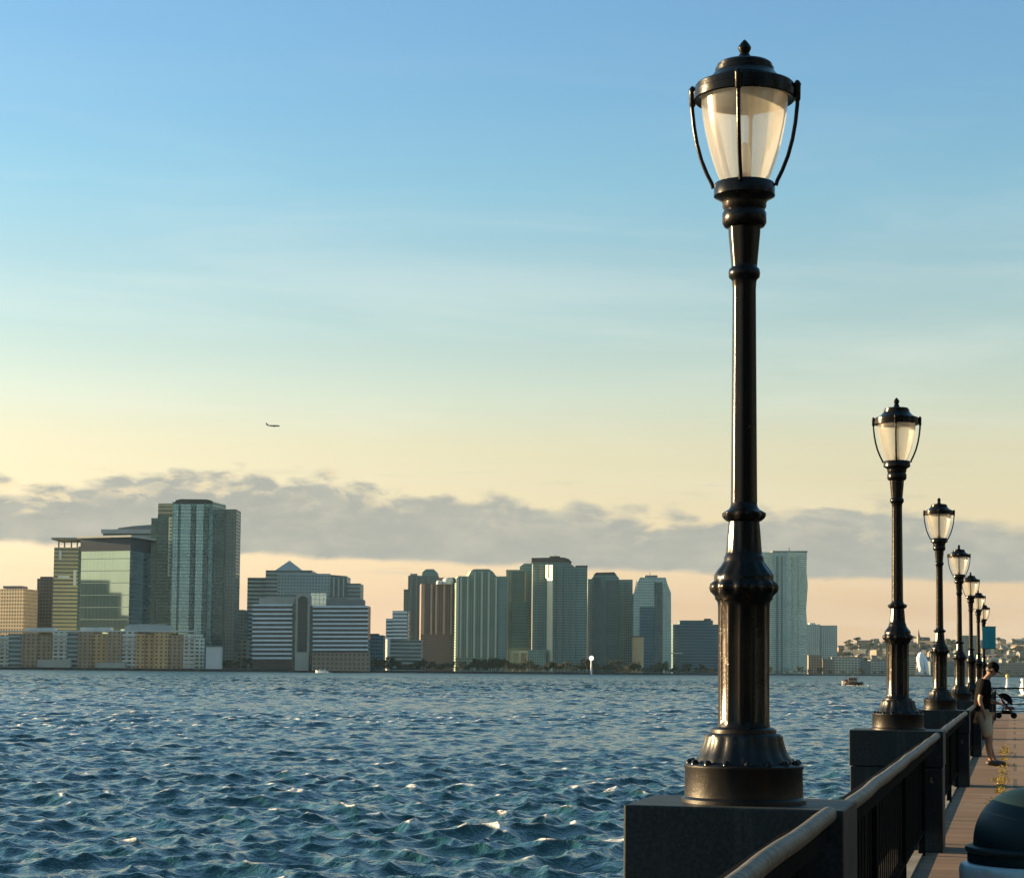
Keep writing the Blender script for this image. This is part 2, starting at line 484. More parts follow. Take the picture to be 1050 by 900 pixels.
m_seawall = simple_mat('seawall_concrete', (0.16, 0.15, 0.13), 0.85, var=0.35, scale=1.5, bump=0.5)
m_iron, g = new_mat('black_gloss_iron')
tc = g.node('ShaderNodeTexCoord')
n_ = g.noise(tc.outputs['Object'], 30, 5, 0.6)
n2_ = g.noise(tc.outputs['Object'], 5, 4, 0.6)
c = g.mix(g.smooth(n2_, 0.5, 0.8, 0, 0.8), (0.004, 0.004, 0.004), (0.012, 0.009, 0.007))
g.l.new(g.principled(Base_Color=c, Roughness=g.math('MULTIPLY_ADD', n2_, 0.20, 0.10), Specular_IOR_Level=0.18,
                     Normal=g.bump(n_, 0.22, 0.004)), g.out.inputs['Surface'])
def iron(name, r0, r1, spec):
    m, g = new_mat(name)
    tc = g.node('ShaderNodeTexCoord')
    n_ = g.noise(tc.outputs['Object'], 30, 5, 0.6)
    n2_ = g.noise(tc.outputs['Object'], 5, 4, 0.6)
    c = g.mix(g.smooth(n2_, 0.5, 0.8, 0, 0.8), (0.004, 0.004, 0.004), (0.014, 0.010, 0.007))
    chip = g.noise(tc.outputs['Object'], 17, 3, 0.55)
    cm = g.smooth(chip, 0.70, 0.73, 0, 0.8)
    c = g.mix(cm, c, (0.060, 0.040, 0.026))
    streak = g.noise(g.combine(*[g.math('MULTIPLY', q, k) for q, k in zip(g.sep(tc.outputs['Object']), (22.0, 22.0, 1.6))]), 1.0, 4, 0.6)
    c = g.mix(g.smooth(streak, 0.60, 0.78, 0, 0.45), c, (0.030, 0.026, 0.020))
    rg = g.math('ADD', g.math('MULTIPLY_ADD', n2_, r1, r0), g.math('MULTIPLY', cm, 0.3))
    g.l.new(g.principled(Base_Color=c, Roughness=rg, Specular_IOR_Level=spec, Normal=g.bump(g.math('ADD', n_, g.math('MULTIPLY', cm, -0.5)), 0.30, 0.004)), g.out.inputs['Surface'])
    return m
m_iron = iron('black_gloss_iron', 0.11, 0.22, 0.18)
m_iron_dull = iron('worn_iron_base', 0.26, 0.24, 0.30)
m_rail, g = new_mat('worn_metal_rail')
tc = g.node('ShaderNodeTexCoord')
n_ = g.noise(tc.outputs['Object'], 24, 5, 0.65)
n2_ = g.noise(tc.outputs['Object'], 4, 4, 0.6)
c = g.mix(g.smooth(n_, 0.42, 0.66), (0.085, 0.074, 0.056), (0.042, 0.036, 0.027))
c = g.mix(g.smooth(n2_, 0.55, 0.75, 0, 0.6), c, (0.15, 0.13, 0.095))
g.l.new(g.principled(Base_Color=c, Roughness=g.math('MULTIPLY_ADD', n_, 0.3, 0.36), Specular_IOR_Level=0.35, Normal=g.bump(n_, 0.35, 0.006)), g.out.inputs['Surface'])
m_rail_dark = simple_mat('dark_rail_paint', (0.005, 0.006, 0.007), 0.9, var=0.4, scale=12, bump=0.2, spec=0.03)

S_FRONT, S_END = -4.0, 85.0
def rowbox(mb, s0, s1, l0, l1, z0, z1):
    mb.box((l0, s0, z0), (l1, s1, z1))
# objects in the row frame: local x = lateral, local y = along
def rowobj(name, mb, mat, bevel=None):
    o = mb.build(name, mat, bevel=bevel)
    o.rotation_euler = (0, 0, PROM)
    return o
PL_W = 0.84
PL_L0, PL_L1 = LAT - PL_W / 2, LAT + PL_W / 2
EDGE = LAT - 0.05                                     # outer face of the quay
mb = MB(); rowbox(mb, S_FRONT, S_END, EDGE + 0.30, 14.0, DECK_Z - 0.25, DECK_Z)
o = rowobj('promenade_deck', mb, m_deck); tag(o, kind='structure')
mb = MB(); rowbox(mb, S_FRONT, S_END, EDGE, EDGE + 0.297, -2.0, DECK_Z + 0.02)
rowbox(mb, S_FRONT, S_END + 0.3, EDGE + 0.30, 14.0, -2.0, DECK_Z - 0.26)
o = rowobj('quay_wall', mb, m_seawall); tag(o, 'rough concrete quay wall rising from the river below the railing', 'wall')

# joint strip along the deck with the paler paving to its right
m_pave, g = new_mat('pale_pavers')
tc = g.node('ShaderNodeTexCoord')
x, y, z = g.sep(tc.outputs['Object'])
br = g.node('ShaderNodeTexBrick')
g.l.new(g.combine(x, y, 0), br.inputs['Vector'])
br.inputs['Scale'].default_value = 1.0
br.inputs['Brick Width'].default_value = 1.9
br.inputs['Row Height'].default_value = 2.6
br.inputs['Mortar Size'].default_value = 0.03
br.inputs['Color1'].default_value = (0.19, 0.125, 0.086, 1)
br.inputs['Color2'].default_value = (0.235, 0.16, 0.112, 1)
br.inputs['Mortar'].default_value = (0.07, 0.055, 0.045, 1)
pn = g.noise(tc.outputs['Object'], 6, 6, 0.65)
c = g.mix(g.smooth(pn, 0.35, 0.7), g.mix(1.0, br.outputs['Color'], (0.75, 0.74, 0.72), 'MULTIPLY'), br.outputs['Color'])
g.l.new(g.principled(Base_Color=c, Roughness=0.8, Normal=g.bump(pn, 0.4, 0.01)), g.out.inputs['Surface'])
SEAM = -0.20
mb = MB(); rowbox(mb, S_FRONT + 0.01, S_END - 0.01, SEAM, 13.9, DECK_Z - 0.1, DECK_Z + 0.006)
o = rowobj('pavement', mb, m_pave); tag(o, kind='structure')

# weeds growing out of the seam
m_weed = simple_mat('dry_weed', (0.42, 0.31, 0.06), 0.8, var=0.5, scale=20)
wm = MB()
for i in range(1500):
    s = 24 + 22 * rng.random() ** 1.3 + rng.gauss(0, .4)
    dens = 0.5 + 0.5 * math.sin(s * 1.7) * math.sin(s * 0.63 + 1)
    if rng.random() > dens + 0.15:
        continue
    l = SEAM + rng.gauss(0, 0.022 + 0.03 * dens)
    hh = rng.uniform(0.008, 0.035) * (0.4 + dens); w = rng.uniform(0.006, 0.014)
    a = rng.random() * 6.28; tx, ty = rng.gauss(0, .05), rng.gauss(0, .05)
    z0 = DECK_Z + 0.004
    wm.add([(l - w * math.cos(a), s - w * math.sin(a), z0), (l + w * math.cos(a), s + w * math.sin(a), z0),
            (l + tx * .6 + w, s + ty * .6, z0 + hh * .6), (l + tx, s + ty, z0 + hh), (l + tx * .6 - w, s + ty * .6, z0 + hh * .6)], [(0, 1, 2, 3, 4)])
o = rowobj('weeds', wm, m_weed); tag(o, 'yellow green weeds growing out of the seam in the paving', 'weeds', kind='stuff')

# ------------------------------------------------------------------ plinths
N_LAMPS = 7
ORD = ['first', 'second', 'third', 'fourth', 'fifth', 'sixth', 'seventh']
PL_LABEL = ['dark granite plinth under the big foreground lamp post',
            'dark granite plinth carrying the second lamp post from the camera',
            'dark granite plinth carrying the third lamp post from the camera',
            'dark granite plinth carrying the fourth lamp post from the camera',
            'dark granite plinth carrying the fifth lamp post, behind the standing person',
            'dark granite plinth carrying the sixth lamp post, beyond the standing person',
            'dark granite plinth carrying the farthest lamp post with the teal banner']
PL_D = 0.66
p0 = None
for i in range(N_LAMPS):
    s = S1 + i * PITCH_S
    loc = row(s, LAT, DECK_Z)
    if p0 is None:
        p0 = thing('plinth', PL_LABEL[0], 'plinth', loc, PROM, 'granite plinths along the railing')
        hw, hd = PL_W / 2, PL_D / 2
        mb = MB(); mb.box((-hw + .008, -hd + .008, -0.6), (hw - .008, hd - .008, 0.757))
        mb.build('base_block', m_granite, p0, bevel=0.008)
        mb = MB(); mb.box((-hw, -hd, 0.763), (hw, hd, 1.087))
        mb.build('cap_block', m_granite, p0, bevel=0.008)
    else:
        c_ = copy_tree(p0); c_.location = loc
        tag(c_, PL_LABEL[i])

# ------------------------------------------------------------------ lamp posts
m_glass, g = new_mat('ribbed_frosted_globe')
tc = g.node('ShaderNodeTexCoord')
x, y, z = g.sep(tc.outputs['Object'])
ang = g.math('ARCTAN2', y, x)
rib = g.math('SINE', g.math('MULTIPLY', ang, 40.0))
dn = g.noise(tc.outputs['Object'], 9, 4, 0.6)
bm = g.bump(rib, 0.06, 0.002)
tr = g.node('ShaderNodeBsdfTranslucent'); g.put(tr.inputs['Color'], g.mix(dn, (0.66, 0.65, 0.60), (0.80, 0.79, 0.75)))
g.l.new(bm, tr.inputs['Normal'])
df = g.node('ShaderNodeBsdfDiffuse'); g.put(df.inputs['Color'], (0.75, 0.72, 0.66))
gl = g.node('ShaderNodeBsdfGlossy'); gl.inputs['Roughness'].default_value = 0.18; g.put(gl.inputs['Color'], (0.9, 0.9, 0.9)); g.l.new(bm, gl.inputs['Normal'])
tp = g.node('ShaderNodeBsdfTransparent'); g.put(tp.inputs['Color'], (0.93, 0.91, 0.86))
def mixs(f, a, b):
    n = g.node('ShaderNodeMixShader'); g.put(n.inputs[0], f); g.l.new(a, n.inputs[1]); g.l.new(b, n.inputs[2]); return n.outputs[0]
sh = mixs(0.18, tr.outputs[0], df.outputs[0])
sh = mixs(0.62, sh, tp.outputs[0])
lw = g.node('ShaderNodeLayerWeight'); lw.inputs['Blend'].default_value = 0.3
sh = mixs(g.math('MULTIPLY_ADD', lw.outputs['Fresnel'], 0.5, 0.03), sh, gl.outputs[0])
g.l.new(sh, g.out.inputs['Surface'])
m_bulb = simple_mat('white_lamp_tube', (0.8, 0.78, 0.7), 0.3, var=0.05)

PX = 255.7
def zz(v): return (820 - v) / PX * 1.012
def prof(rows): return [(r / PX, zz(v)) for r, v in rows]
LAMP_LABEL = ['large black cast iron lamp post dominating the foreground',
              'second black lamp post from the camera, half as tall in the view',
              'third black lamp post from the camera, above the white sculpture',
              'fourth black lamp post from the camera along the railing',
              'fifth black lamp post from the camera, left of the standing person',
              'sixth black lamp post from the camera, just left of the teal banner',
              'farthest black lamp post in the row, carrying the teal banner']
def make_lamp(loc):
    t = thing('lamp_post', LAMP_LABEL[0], 'lamp post', loc, PROM + R(1.0), 'lamp posts along the promenade')
    # base drum with bolted ledge
    mb = MB(); mb.lathe(prof([(63, 820), (63, 816.5), (61.5, 815), (60, 814), (59.5, 787), (60.5, 785.5), (60.5, 783), (58, 781.5), (50, 781)]), 64)
    b = mb.build('base_drum', m_iron_dull, t, 40)
    for k in range(16):
        a = 2 * math.pi * (k + .5) / 16
        q = MB(); r_ = 4.2 / PX
        q.lathe([(r_, -.004), (r_ * .92, .006), (r_ * .6, .013), (.001, .016)], 10, (54.6 / PX * math.cos(a), 54.6 / PX * math.sin(a), zz(781)))
        q.build('bolt', m_iron, b, 60)
    # flared, leaf-ribbed skirt
    sk = [(50, 781.2), (48.5, 778), (44.5, 773), (41.5, 766), (39.5, 759), (39, 755), (38.6, 753), (37, 751.5), (33, 751), (33, 747.5), (31, 746), (28, 745)]
    def smod(i, a): return 1.0 + (0.045 * abs(math.sin(8 * a)) - 0.02 if 1 <= i <= 5 else 0)
    mb = MB(); mb.lathe(prof(sk), 96, mod=smod); mb.build('skirt', m_iron_dull, t, 45)
    # fluted lower shaft
    fl = [(27, 745.2), (26.2, 742), (26.2, 738), (26.0, 700), (26.2, 660), (26.4, 625), (26.6, 621), (27.4, 619)]
    def fmod(i, a):
        if 2 <= i <= 5:
            c = abs(math.sin(6 * a)) ; return 1.0 - 0.075 * max(0.0, c - 0.28) ** .6
        return 1.0
    mb = MB(); mb.lathe(prof(fl), 144, mod=fmod); mb.build('lower_shaft', m_iron, t, 40)
    # bulb moulding with beads
    bu = [(27.4, 618.8), (29.5, 616.5), (29.5, 614), (31, 612.5), (33, 609), (34, 605), (33, 601), (30.5, 598), (30.5, 595.5), (30, 592), (27.5, 588), (25, 585), (22.5, 581.5), (20.5, 577.5), (20.5, 574.5), (19.2, 572.5), (18.6, 570.5)]
    def bmod(i, a): return 1.0 + (0.05 * math.cos(12 * a) if 4 <= i <= 6 else 0.02 * math.cos(12 * a) if 9 <= i <= 12 else 0)
    mb = MB(); mb.lathe(prof(bu), 96, mod=bmod); mb.build('shaft_moulding', m_iron, t, 45)
    # tapered middle shaft and its collar
    mi = [(18.6, 570.3), (17.8, 566), (16.8, 552), (15.8, 540), (15.6, 538.5), (18.5, 537), (20, 535), (21.4, 532.5), (21.4, 529.5), (19, 527.5), (16, 526), (14, 523), (13.4, 519)]
    def mmod(i, a): return 1.0 + (0.05 * math.cos(8 * a) if 6 <= i <= 8 else 0.018 * math.cos(12 * a) if 1 <= i <= 3 else 0)
    mb = MB(); mb.lathe(prof(mi), 96, mod=mmod); mb.build('collar', m_iron, t, 45)
    up = [(13.4, 518.8), (13.2, 510), (12.4, 400), (11.8, 300), (12.4, 292), (13.2, 290.5), (15.8, 288), (16.4, 284), (15.8, 280), (13.2, 277.5), (13.2, 275), (13.8, 268), (16.0, 244), (16.4, 237)]
    def umod(i, a): return 1.0 + (0.022 * math.cos(8 * a) if i <= 4 or i >= 10 else 0)
    mb = MB(); mb.lathe(prof(up), 64, mod=umod); mb.build('upper_shaft', m_iron, t, 45)
    he = [(16.4, 236.8), (20.5, 235.5), (22.8, 232), (22.8, 222), (21, 219), (21.5, 217.5), (22.8, 215), (22.6, 212), (24, 208.5), (29, 205.5), (31.6, 204), (31.6, 193), (30.6, 191), (24.5, 190)]
    mb = MB(); mb.lathe(prof(he), 64); mb.build('lantern_collar', m_iron, t, 40)
    # glass, its tube and socket
    gp = [(23.6, 189.8), (26.5, 184), (30, 175), (34, 163), (37.6, 150), (40.8, 136), (43.2, 122), (44.6, 110), (45, 102.5)]
    def gmod(i, a): return 1.0
    mb = MB(); mb.lathe(prof(gp), 160, cap=False, mod=gmod); gb = mb.build('lamp_globe', m_glass, t, 180)
    mb = MB(); mb.lathe(prof([(7, 189.5), (7, 182), (5.4, 181)]), 20); mb.build('lamp_socket', m_iron, t, 40)
    mb = MB(); mb.lathe(prof([(5.0, 180.8), (6.4, 176), (6.6, 160), (5.6, 153), (3, 149), (.4, 147.5)]), 20); mb.build('light_bulb', m_bulb, t, 60)
    # cap
    ca = [(44, 102.3), (51, 104.5), (52.6, 103.5), (52.9, 96), (51.6, 95), (51.6, 89.5), (50.6, 88.2), (46, 86.8), (40, 83.6), (35, 79.6), (32, 76), (30.6, 74.8), (30.6, 71), (28.6, 70), (28.6, 67), (26.5, 65.2), (20, 64.3), (9, 63.2)]
    mb = MB(); mb.lathe(prof(ca), 72); mb.build('lantern_cap', m_iron, t, 35)
    fi = [(9, 63), (7.4, 61.5), (6.4, 60), (6.0, 56.5), (4.6, 55), (5.4, 53), (6.8, 50), (6.9, 48.4), (5.6, 46), (3.4, 43), (1.4, 40.8), (.2, 40)]
    mb = MB(); mb.lathe(prof(fi), 24); mb.build('finial', m_iron, t, 40)
    # four curved guard rods
    for k in range(4):
        a = k * math.pi / 2
        pts = []
        for r_, v in [(55.2, 91), (55.2, 101), (54.6, 112), (52.6, 130), (49.6, 147), (45, 164), (39, 179), (34, 189), (32.6, 194)]:
            pts.append((r_ / PX * math.cos(a), r_ / PX * math.sin(a), zz(v)))
        q = MB(); q.tube(pts, 2.1 / PX, 8)
        e_ = Vector((math.cos(a), math.sin(a), 0))
        q.lathe(prof([(2.2, 108), (3.4, 106), (3.6, 92), (4.2, 90), (2.0, 86.5), (.3, 85.5)]), 8, tuple(e_ * (54.6 / PX)))
        q.build('guard_rod', m_iron, t, 50)
    return t
lamps = []
for i in range(N_LAMPS):
    loc = row(S1 + i * PITCH_S, LAT, PL_TOP)
    if i == 0:
        lamps.append(make_lamp(loc))
    else:
        c_ = copy_tree(lamps[0]); c_.location = loc
        tag(c_, LAMP_LABEL[i]); lamps.append(c_)

# ------------------------------------------------------------------ railings, one length between each pair of plinths
RAIL_L, RAIL_Z, RAIL_R = PL_L1 - 0.055, PL_TOP - 0.042, 0.031
RL = ['worn metal railing running toward the camera before the nearest plinth',
      'worn metal railing between the nearest and the second plinth',
      'worn metal railing between the second and the third plinth',
      'worn metal railing between the third and fourth plinth, with the person leaning on it',
      'worn metal railing between the fourth and the fifth plinth',
      'worn metal railing between the fifth and the sixth plinth',
      'worn metal railing between the sixth plinth and the farthest one']
def make_rail(s0, s1, label):
    ln = s1 - s0
    t = thing('railing', label, 'railing', row(s0, RAIL_L, DECK_Z), PROM, 'railings between the plinths')
    z = RAIL_Z - DECK_Z
    mb = MB(); nn = 24
    mb.tube([(0.003 * math.sin(k * .9), .004 + (ln - .008) * k / nn, z + 0.0025 * math.sin(k * 1.7)) for k in range(nn + 1)], RAIL_R, 20)
    mb.build('handrail', m_rail, t, 60)
    mb = MB(); mb.box((-0.150, .01, z - .085), (-0.100, ln - .01, z - .055)); mb.build('top_bar', m_rail_dark, t)
    mb = MB(); mb.box((-.004, .01, z - .10), (.004, ln - .01, z - .031)); mb.build('sun_leak_plate', m_rail_dark, t)  # added plate under the handrail, stops sun leaking onto the bin
    mb = MB(); mb.box((-0.150, .01, .20), (-0.100, ln - .01, .23)); mb.build('bottom_bar', m_rail_dark, t)
    npost = 4
    for k in range(npost):
        yy = .30 + (ln - .6) * k / (npost - 1)
        mb = MB(); mb.box((-0.155, yy - .03, .0), (-0.095, yy + .03, z - .053))
        p = mb.build('post', m_rail_dark, t, bevel=.006)
        mb = MB(); mb.tube([(-.115, yy, z - .14), (-.05, yy, z - .12), (-.01, yy, z - .08), (0, yy, z - RAIL_R + .004)], .011, 8)
        mb.build('bracket', m_rail_dark, p, 60)
    nb = 96
    for k in range(nb):
        yy = .050 + (ln - .10) * k / (nb - 1)
        mb = MB(); xo = .006 * (k % 2); mb.box((-0.131 + xo, yy - .0535, .231), (-0.126 + xo, yy + .0535, z - .086)); mb.build('baluster', m_rail_dark, t)
    return t
HD = PL_D / 2 + .002
r_first = make_rail(S1 - PITCH_S + 0.9, S1 - HD, RL[0])
r_first.scale = (1, 1, 1.024)
r0 = make_rail(S1 + HD, S1 + PITCH_S - HD, RL[1])
for i in range(2, N_LAMPS):
    c_ = copy_tree(r0); c_.location = row(S1 + (i - 1) * PITCH_S + HD, RAIL_L, DECK_Z)
    tag(c_, RL[i])

# ------------------------------------------------------------------ far shore
G = 1.9                                                # street level of the far shore
def ground_pt(u, Y):
    p = at(u, 688, Y); return (p.x, Y)
m_shore = simple_mat('shore_ground', (0.045, 0.05, 0.035), 0.9, var=0.4, scale=0.05)
m_bulk = simple_mat('dark_bulkhead', (0.035, 0.032, 0.028), 0.9, var=0.5, scale=0.2)
SHORE = [(-1500, 1500), (-300, 1640), (60, 1690), (215, 1700), (400, 1850), (520, 1950), (700, 2150), (765, 2350), (800, 2800), (900, 3080), (1100, 3250), (1500, 3000), (3000, 2300)]
pts = [ground_pt(u, Y) for u, Y in SHORE]
mb = MB()
n = len(pts)
far = [(x * 1.6, 6900) for x, y in pts]
v = [(x, y, G) for x, y in pts] + [(x, y, G) for x, y in far]
mb.add(v, [(i, i + 1, n + i + 1, n + i) for i in range(n - 1)])
o = mb.build('far_shore', m_shore); tag(o, kind='structure')
mb = MB()
for i in range(n - 1):
    (x0, y0), (x1, y1) = pts[i], pts[i + 1]
    mb.add([(x0, y0 - 3, -2), (x1, y1 - 3, -2), (x1, y1 - 3, G + .3), (x0, y0 - 3, G + .3), (x0, y0, G + .3), (x1, y1, G + .3)], [(0, 1, 2, 3), (3, 2, 5, 4)])
o = mb.build('bulkhead', m_bulk); tag(o, 'long dark bulkhead along the waterline of the far shore', 'sea wall')

class Bld:
    """one building; outlines are given where the photograph shows them and become real sizes at distance Y"""
    def __init__(s, name, label, cat, u, Y, group=None):
        x, y = ground_pt(u, Y)
        s.Y = Y
        s.o = Vector((x, y, G))
        s.root = thing(name, label, cat, s.o, 0, group)
    def xz(s, u, v, Y, vref):
        return at(u, vref, Y).x, at(u, v, Y).z
    def slab(s, name, mat, outline, depth, dy=0.0, skew=0.0, parent=None, vref=None):
        """outline (u, v) from lower left over the top to lower right; v None = ground"""
        Y = s.Y + dy
        vs = [v for u, v in outline if v is not None]
        vref = vref or (min(vs) + 685) / 2
        P = []
        for u, v in outline:
            x = at(u, vref, Y).x
            P.append((x, G - 0.5 if v is None else at(u, v, Y).z))
        n = len(P)
        front = [(x, Y, z) for x, z in P]
        back = [(x + skew * depth, Y + depth, z) for x, z in P]
        mb = MB()
        x0 = min(p[0] for p in P)
        L = lambda q: tuple(Vector(q) - s.o)
        mb.add([L(q) for q in front], [tuple(range(n))[::-1]], [[(x - x0, z - G) for x, z in P][::-1]])
        mb.add([L(q) for q in back], [tuple(range(n))], [[(x - x0, z - G) for x, z in P]])
        for i in range(n - 1):
            a, b = i, i + 1
            flat = abs(P[a][0] - P[b][0]) > 0.35 * abs(P[a][1] - P[b][1])
            q = [front[a], back[a], back[b], front[b]]
            uv = [(0, 0)] * 4 if flat else [(0, q[0][2] - G), (depth, q[1][2] - G), (depth, q[2][2] - G), (0, q[3][2] - G)]
            mb.add([L(t) for t in q], [(0, 1, 2, 3)], [uv])
        return mb.build(name, mat, parent or s.root)
    def rect(s, name, mat, u0, u1, v0, v1, depth, dy=0.0, skew=0.0, parent=None):
        return s.slab(name, mat, [(u0, v1), (u0, v0), (u1, v0), (u1, v1)], depth, dy, skew, parent)
    def prism(s, name, mat, foot, v0, v1=None, parent=None, vref=None):
        """foot: (u, Y) corners, front ones left to right and then the back"""
        vref = vref or (v0 + 685) / 2
        Yt = s.Y
        zt = at(foot[0][0], v0, Yt).z
        zb = G - 0.5 if v1 is None else at(foot[0][0], v1, Yt).z
        P = [(at(u, vref, Y).x, Y) for u, Y in foot]
        mb = MB(); n = len(P); acc = 0
        L = lambda q: tuple(Vector(q) - s.o)
        for i in range(n):
            a, b = P[i], P[(i + 1) % n]
            w = math.hypot(a[0] - b[0], a[1] - b[1])
            mb.add([L((a[0], a[1], zb)), L((b[0], b[1], zb)), L((b[0], b[1], zt)), L((a[0], a[1], zt))], [(0, 1, 2, 3)],
                   [[(0, zb - G), (w, zb - G), (w, zt - G), (0, zt - G)]])
        mb.add([L((x, y, zt)) for x, y in P], [tuple(range(n))])
        mb.add([L((x, y, zb)) for x, y in P], [tuple(range(n))[::-1]])
        return mb.build(name, mat, parent or s.root)

GL_T = (0.14, 0.27, 0.29)
def fm(name, wall, glass, *a):
    return facade_mat(name, tuple(min(.85, c * k) for c, k in zip(wall, (1.18, 1.32, 1.28))), tuple(min(.9, c * k * (.66 if max(glass) < .3 else 1)) for c, k in zip(glass, (0.95, 1.08, 1.10))), *a)
M = dict(
    darkteal=simple_mat('dark_teal_glass', (0.008, 0.030, 0.036), 0.5, var=.4, scale=.06),
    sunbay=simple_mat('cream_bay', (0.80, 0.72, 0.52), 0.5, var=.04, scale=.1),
    blackglass=fm('dark_portal_glass', (0.03, 0.045, 0.05), (0.05, 0.075, 0.08), 3.9, 2.0, .9, .8, .3, .2, .3),
    beige=fm('beige_grid', (0.42, 0.30, 0.20), (0.12, 0.13, 0.13), 3.4, 3.2, .55, .55, .3),
    brownslab=fm('dark_brown_facade', (0.10, 0.075, 0.06), (0.05, 0.055, 0.06), 3.4, 3.0, .5, .6, .3),
    tanbands=fm('tan_bands', (0.36, 0.26, 0.16), (0.14, 0.16, 0.15), 3.6, 60, .45, .999, .4),
    curtain=fm('pale_curtain_glass', (0.18, 0.22, 0.20), (0.42, 0.55, 0.50), 11.0, 4.0, .94, .985, .85, .06, .06),
    curtain2=fm('blue_curtain_glass', (0.15, 0.19, 0.21), (0.52, 0.64, 0.68), 3.9, 2.4, .88, .9, .9, .12, .25),
    darkmetal=simple_mat('dark_metal_band', (0.028, 0.045, 0.062), 0.6, scale=.05),
    paleroof=simple_mat('pale_roof', (0.40, 0.41, 0.38), 0.7, var=.1, scale=.05),
    greyroof=simple_mat('grey_roof', (0.20, 0.20, 0.19), 0.8, var=.1, scale=.05),
    tealglass=fm('teal_glass_tower', (0.15, 0.19, 0.18), GL_T, 3.1, 3.4, .62, .78, .6, .14, .45),
    tealglass2=fm('pale_glass_column', (0.24, 0.30, 0.29), (0.24, 0.36, 0.38), 3.1, 2.4, .6, .8, .6, .14, .3),
    brownglass=fm('brown_grey_tower', (0.17, 0.155, 0.13), (0.12, 0.15, 0.15), 3.1, 2.8, .55, .55, .5, .2, .3),
    deepglass=fm('deep_teal_glass', (0.05, 0.08, 0.085), (0.09, 0.15, 0.16), 3.1, 3.0, .7, .85, .6, .12, .4),
    cream=fm('cream_balconies', (0.55, 0.46, 0.37), (0.13, 0.14, 0.14), 3.3, 5.0, .5, .62, .3),
    ochre=fm('ochre_brick_bay', (0.50, 0.27, 0.125), (0.10, 0.10, 0.09), 3.3, 4.2, .5, .42, .3),
    brickbrown=fm('brown_brick_bay', (0.34, 0.20, 0.12), (0.10, 0.10, 0.10), 3.3, 4.0, .5, .45, .3),
    whitewall=simple_mat('white_wall', (0.55, 0.55, 0.52), 0.7, var=.06, scale=.1),
    bands=fm('grey_banded_office', (0.30, 0.31, 0.30), (0.08, 0.11, 0.125), 3.9, 40, .5, .999, .5),
    whiteband=simple_mat('pale_blue_spandrel', (0.62, 0.70, 0.73), 0.45, var=.06, scale=.1),
    bandglass=fm('ribbon_glass', (0.012, 0.035, 0.045), (0.012, 0.045, 0.060), 3.9, 2.2, .95, .9, .12, .10, .35),
    stone=simple_mat('pale_stone', (0.38, 0.36, 0.30), 0.7, var=.1, scale=.1),
    pyramid=simple_mat('pale_metal_pyramid', (0.36, 0.37, 0.33), 0.5, var=.08, scale=.1),
    skyglass=fm('sky_glass_box', (0.3, 0.4, 0.42), (0.50, 0.62, 0.66), 4.0, 4.0, .9, .9, .8, .08, .1),
    navy=fm('navy_office', (0.065, 0.115, 0.14), (0.05, 0.105, 0.14), 3.6, 2.5, .55, .7, .5, .15, .4),
    slate=fm('slate_tower', (0.12, 0.135, 0.13), (0.10, 0.14, 0.15), 3.1, 2.6, .55, .6, .5, .2, .35),
    pink=fm('rose_brick_tower', (0.15, 0.095, 0.085), (0.08, 0.07, 0.07), 3.1, 2.8, .5, .5, .35, .25, .3),
    pinkpier=simple_mat('tan_pier', (0.40, 0.275, 0.205), 0.8, var=.08, scale=.1),
    green=fm('grey_green_tower', (0.19, 0.23, 0.18), (0.14, 0.18, 0.16), 3.0, 2.5, .5, .55, .45, .2, .35),
    greenpier=simple_mat('pale_green_pier', (0.52, 0.52, 0.40), 0.8, var=.06, scale=.1),
    grey=fm('grey_teal_tower', (0.15, 0.20, 0.18), (0.10, 0.165, 0.165), 3.0, 2.3, .52, .6, .5, .2, .4),
    darkcap=simple_mat('dark_brown_cap', (0.075, 0.055, 0.045), 0.7, scale=.05),
    mint=fm('pale_grid_tower', (0.30, 0.33, 0.30), (0.22, 0.31, 0.32), 3.1, 2.6, .6, .7, .6, .15, .3),
    goldcurve=simple_mat('tan_round_tower', (0.50, 0.34, 0.17), 0.7, var=.06, scale=.1),
    wavy=fm('wavy_glass_tower', (0.24, 0.27, 0.25), (0.30, 0.38, 0.36), 3.1, 2.2, .6, .82, .75, .12, .4),
    wavy2=fm('wavy_glass_tower_blue', (0.17, 0.23, 0.24), (0.19, 0.29, 0.31), 3.1, 2.2, .6, .82, .7, .12, .4),
    bluegrey=fm('blue_grey_block', (0.27, 0.30, 0.31), (0.15, 0.18, 0.19), 3.2, 3.0, .5, .6, .4),
    umber=fm('umber_low_block', (0.22, 0.15, 0.11), (0.11, 0.10, 0.09), 4.0, 4.0, .5, .5, .2),
    greylow=fm('grey_low_block', (0.30, 0.28, 0.24), (0.13, 0.13, 0.12), 4.0, 5.0, .5, .7, .2),
)

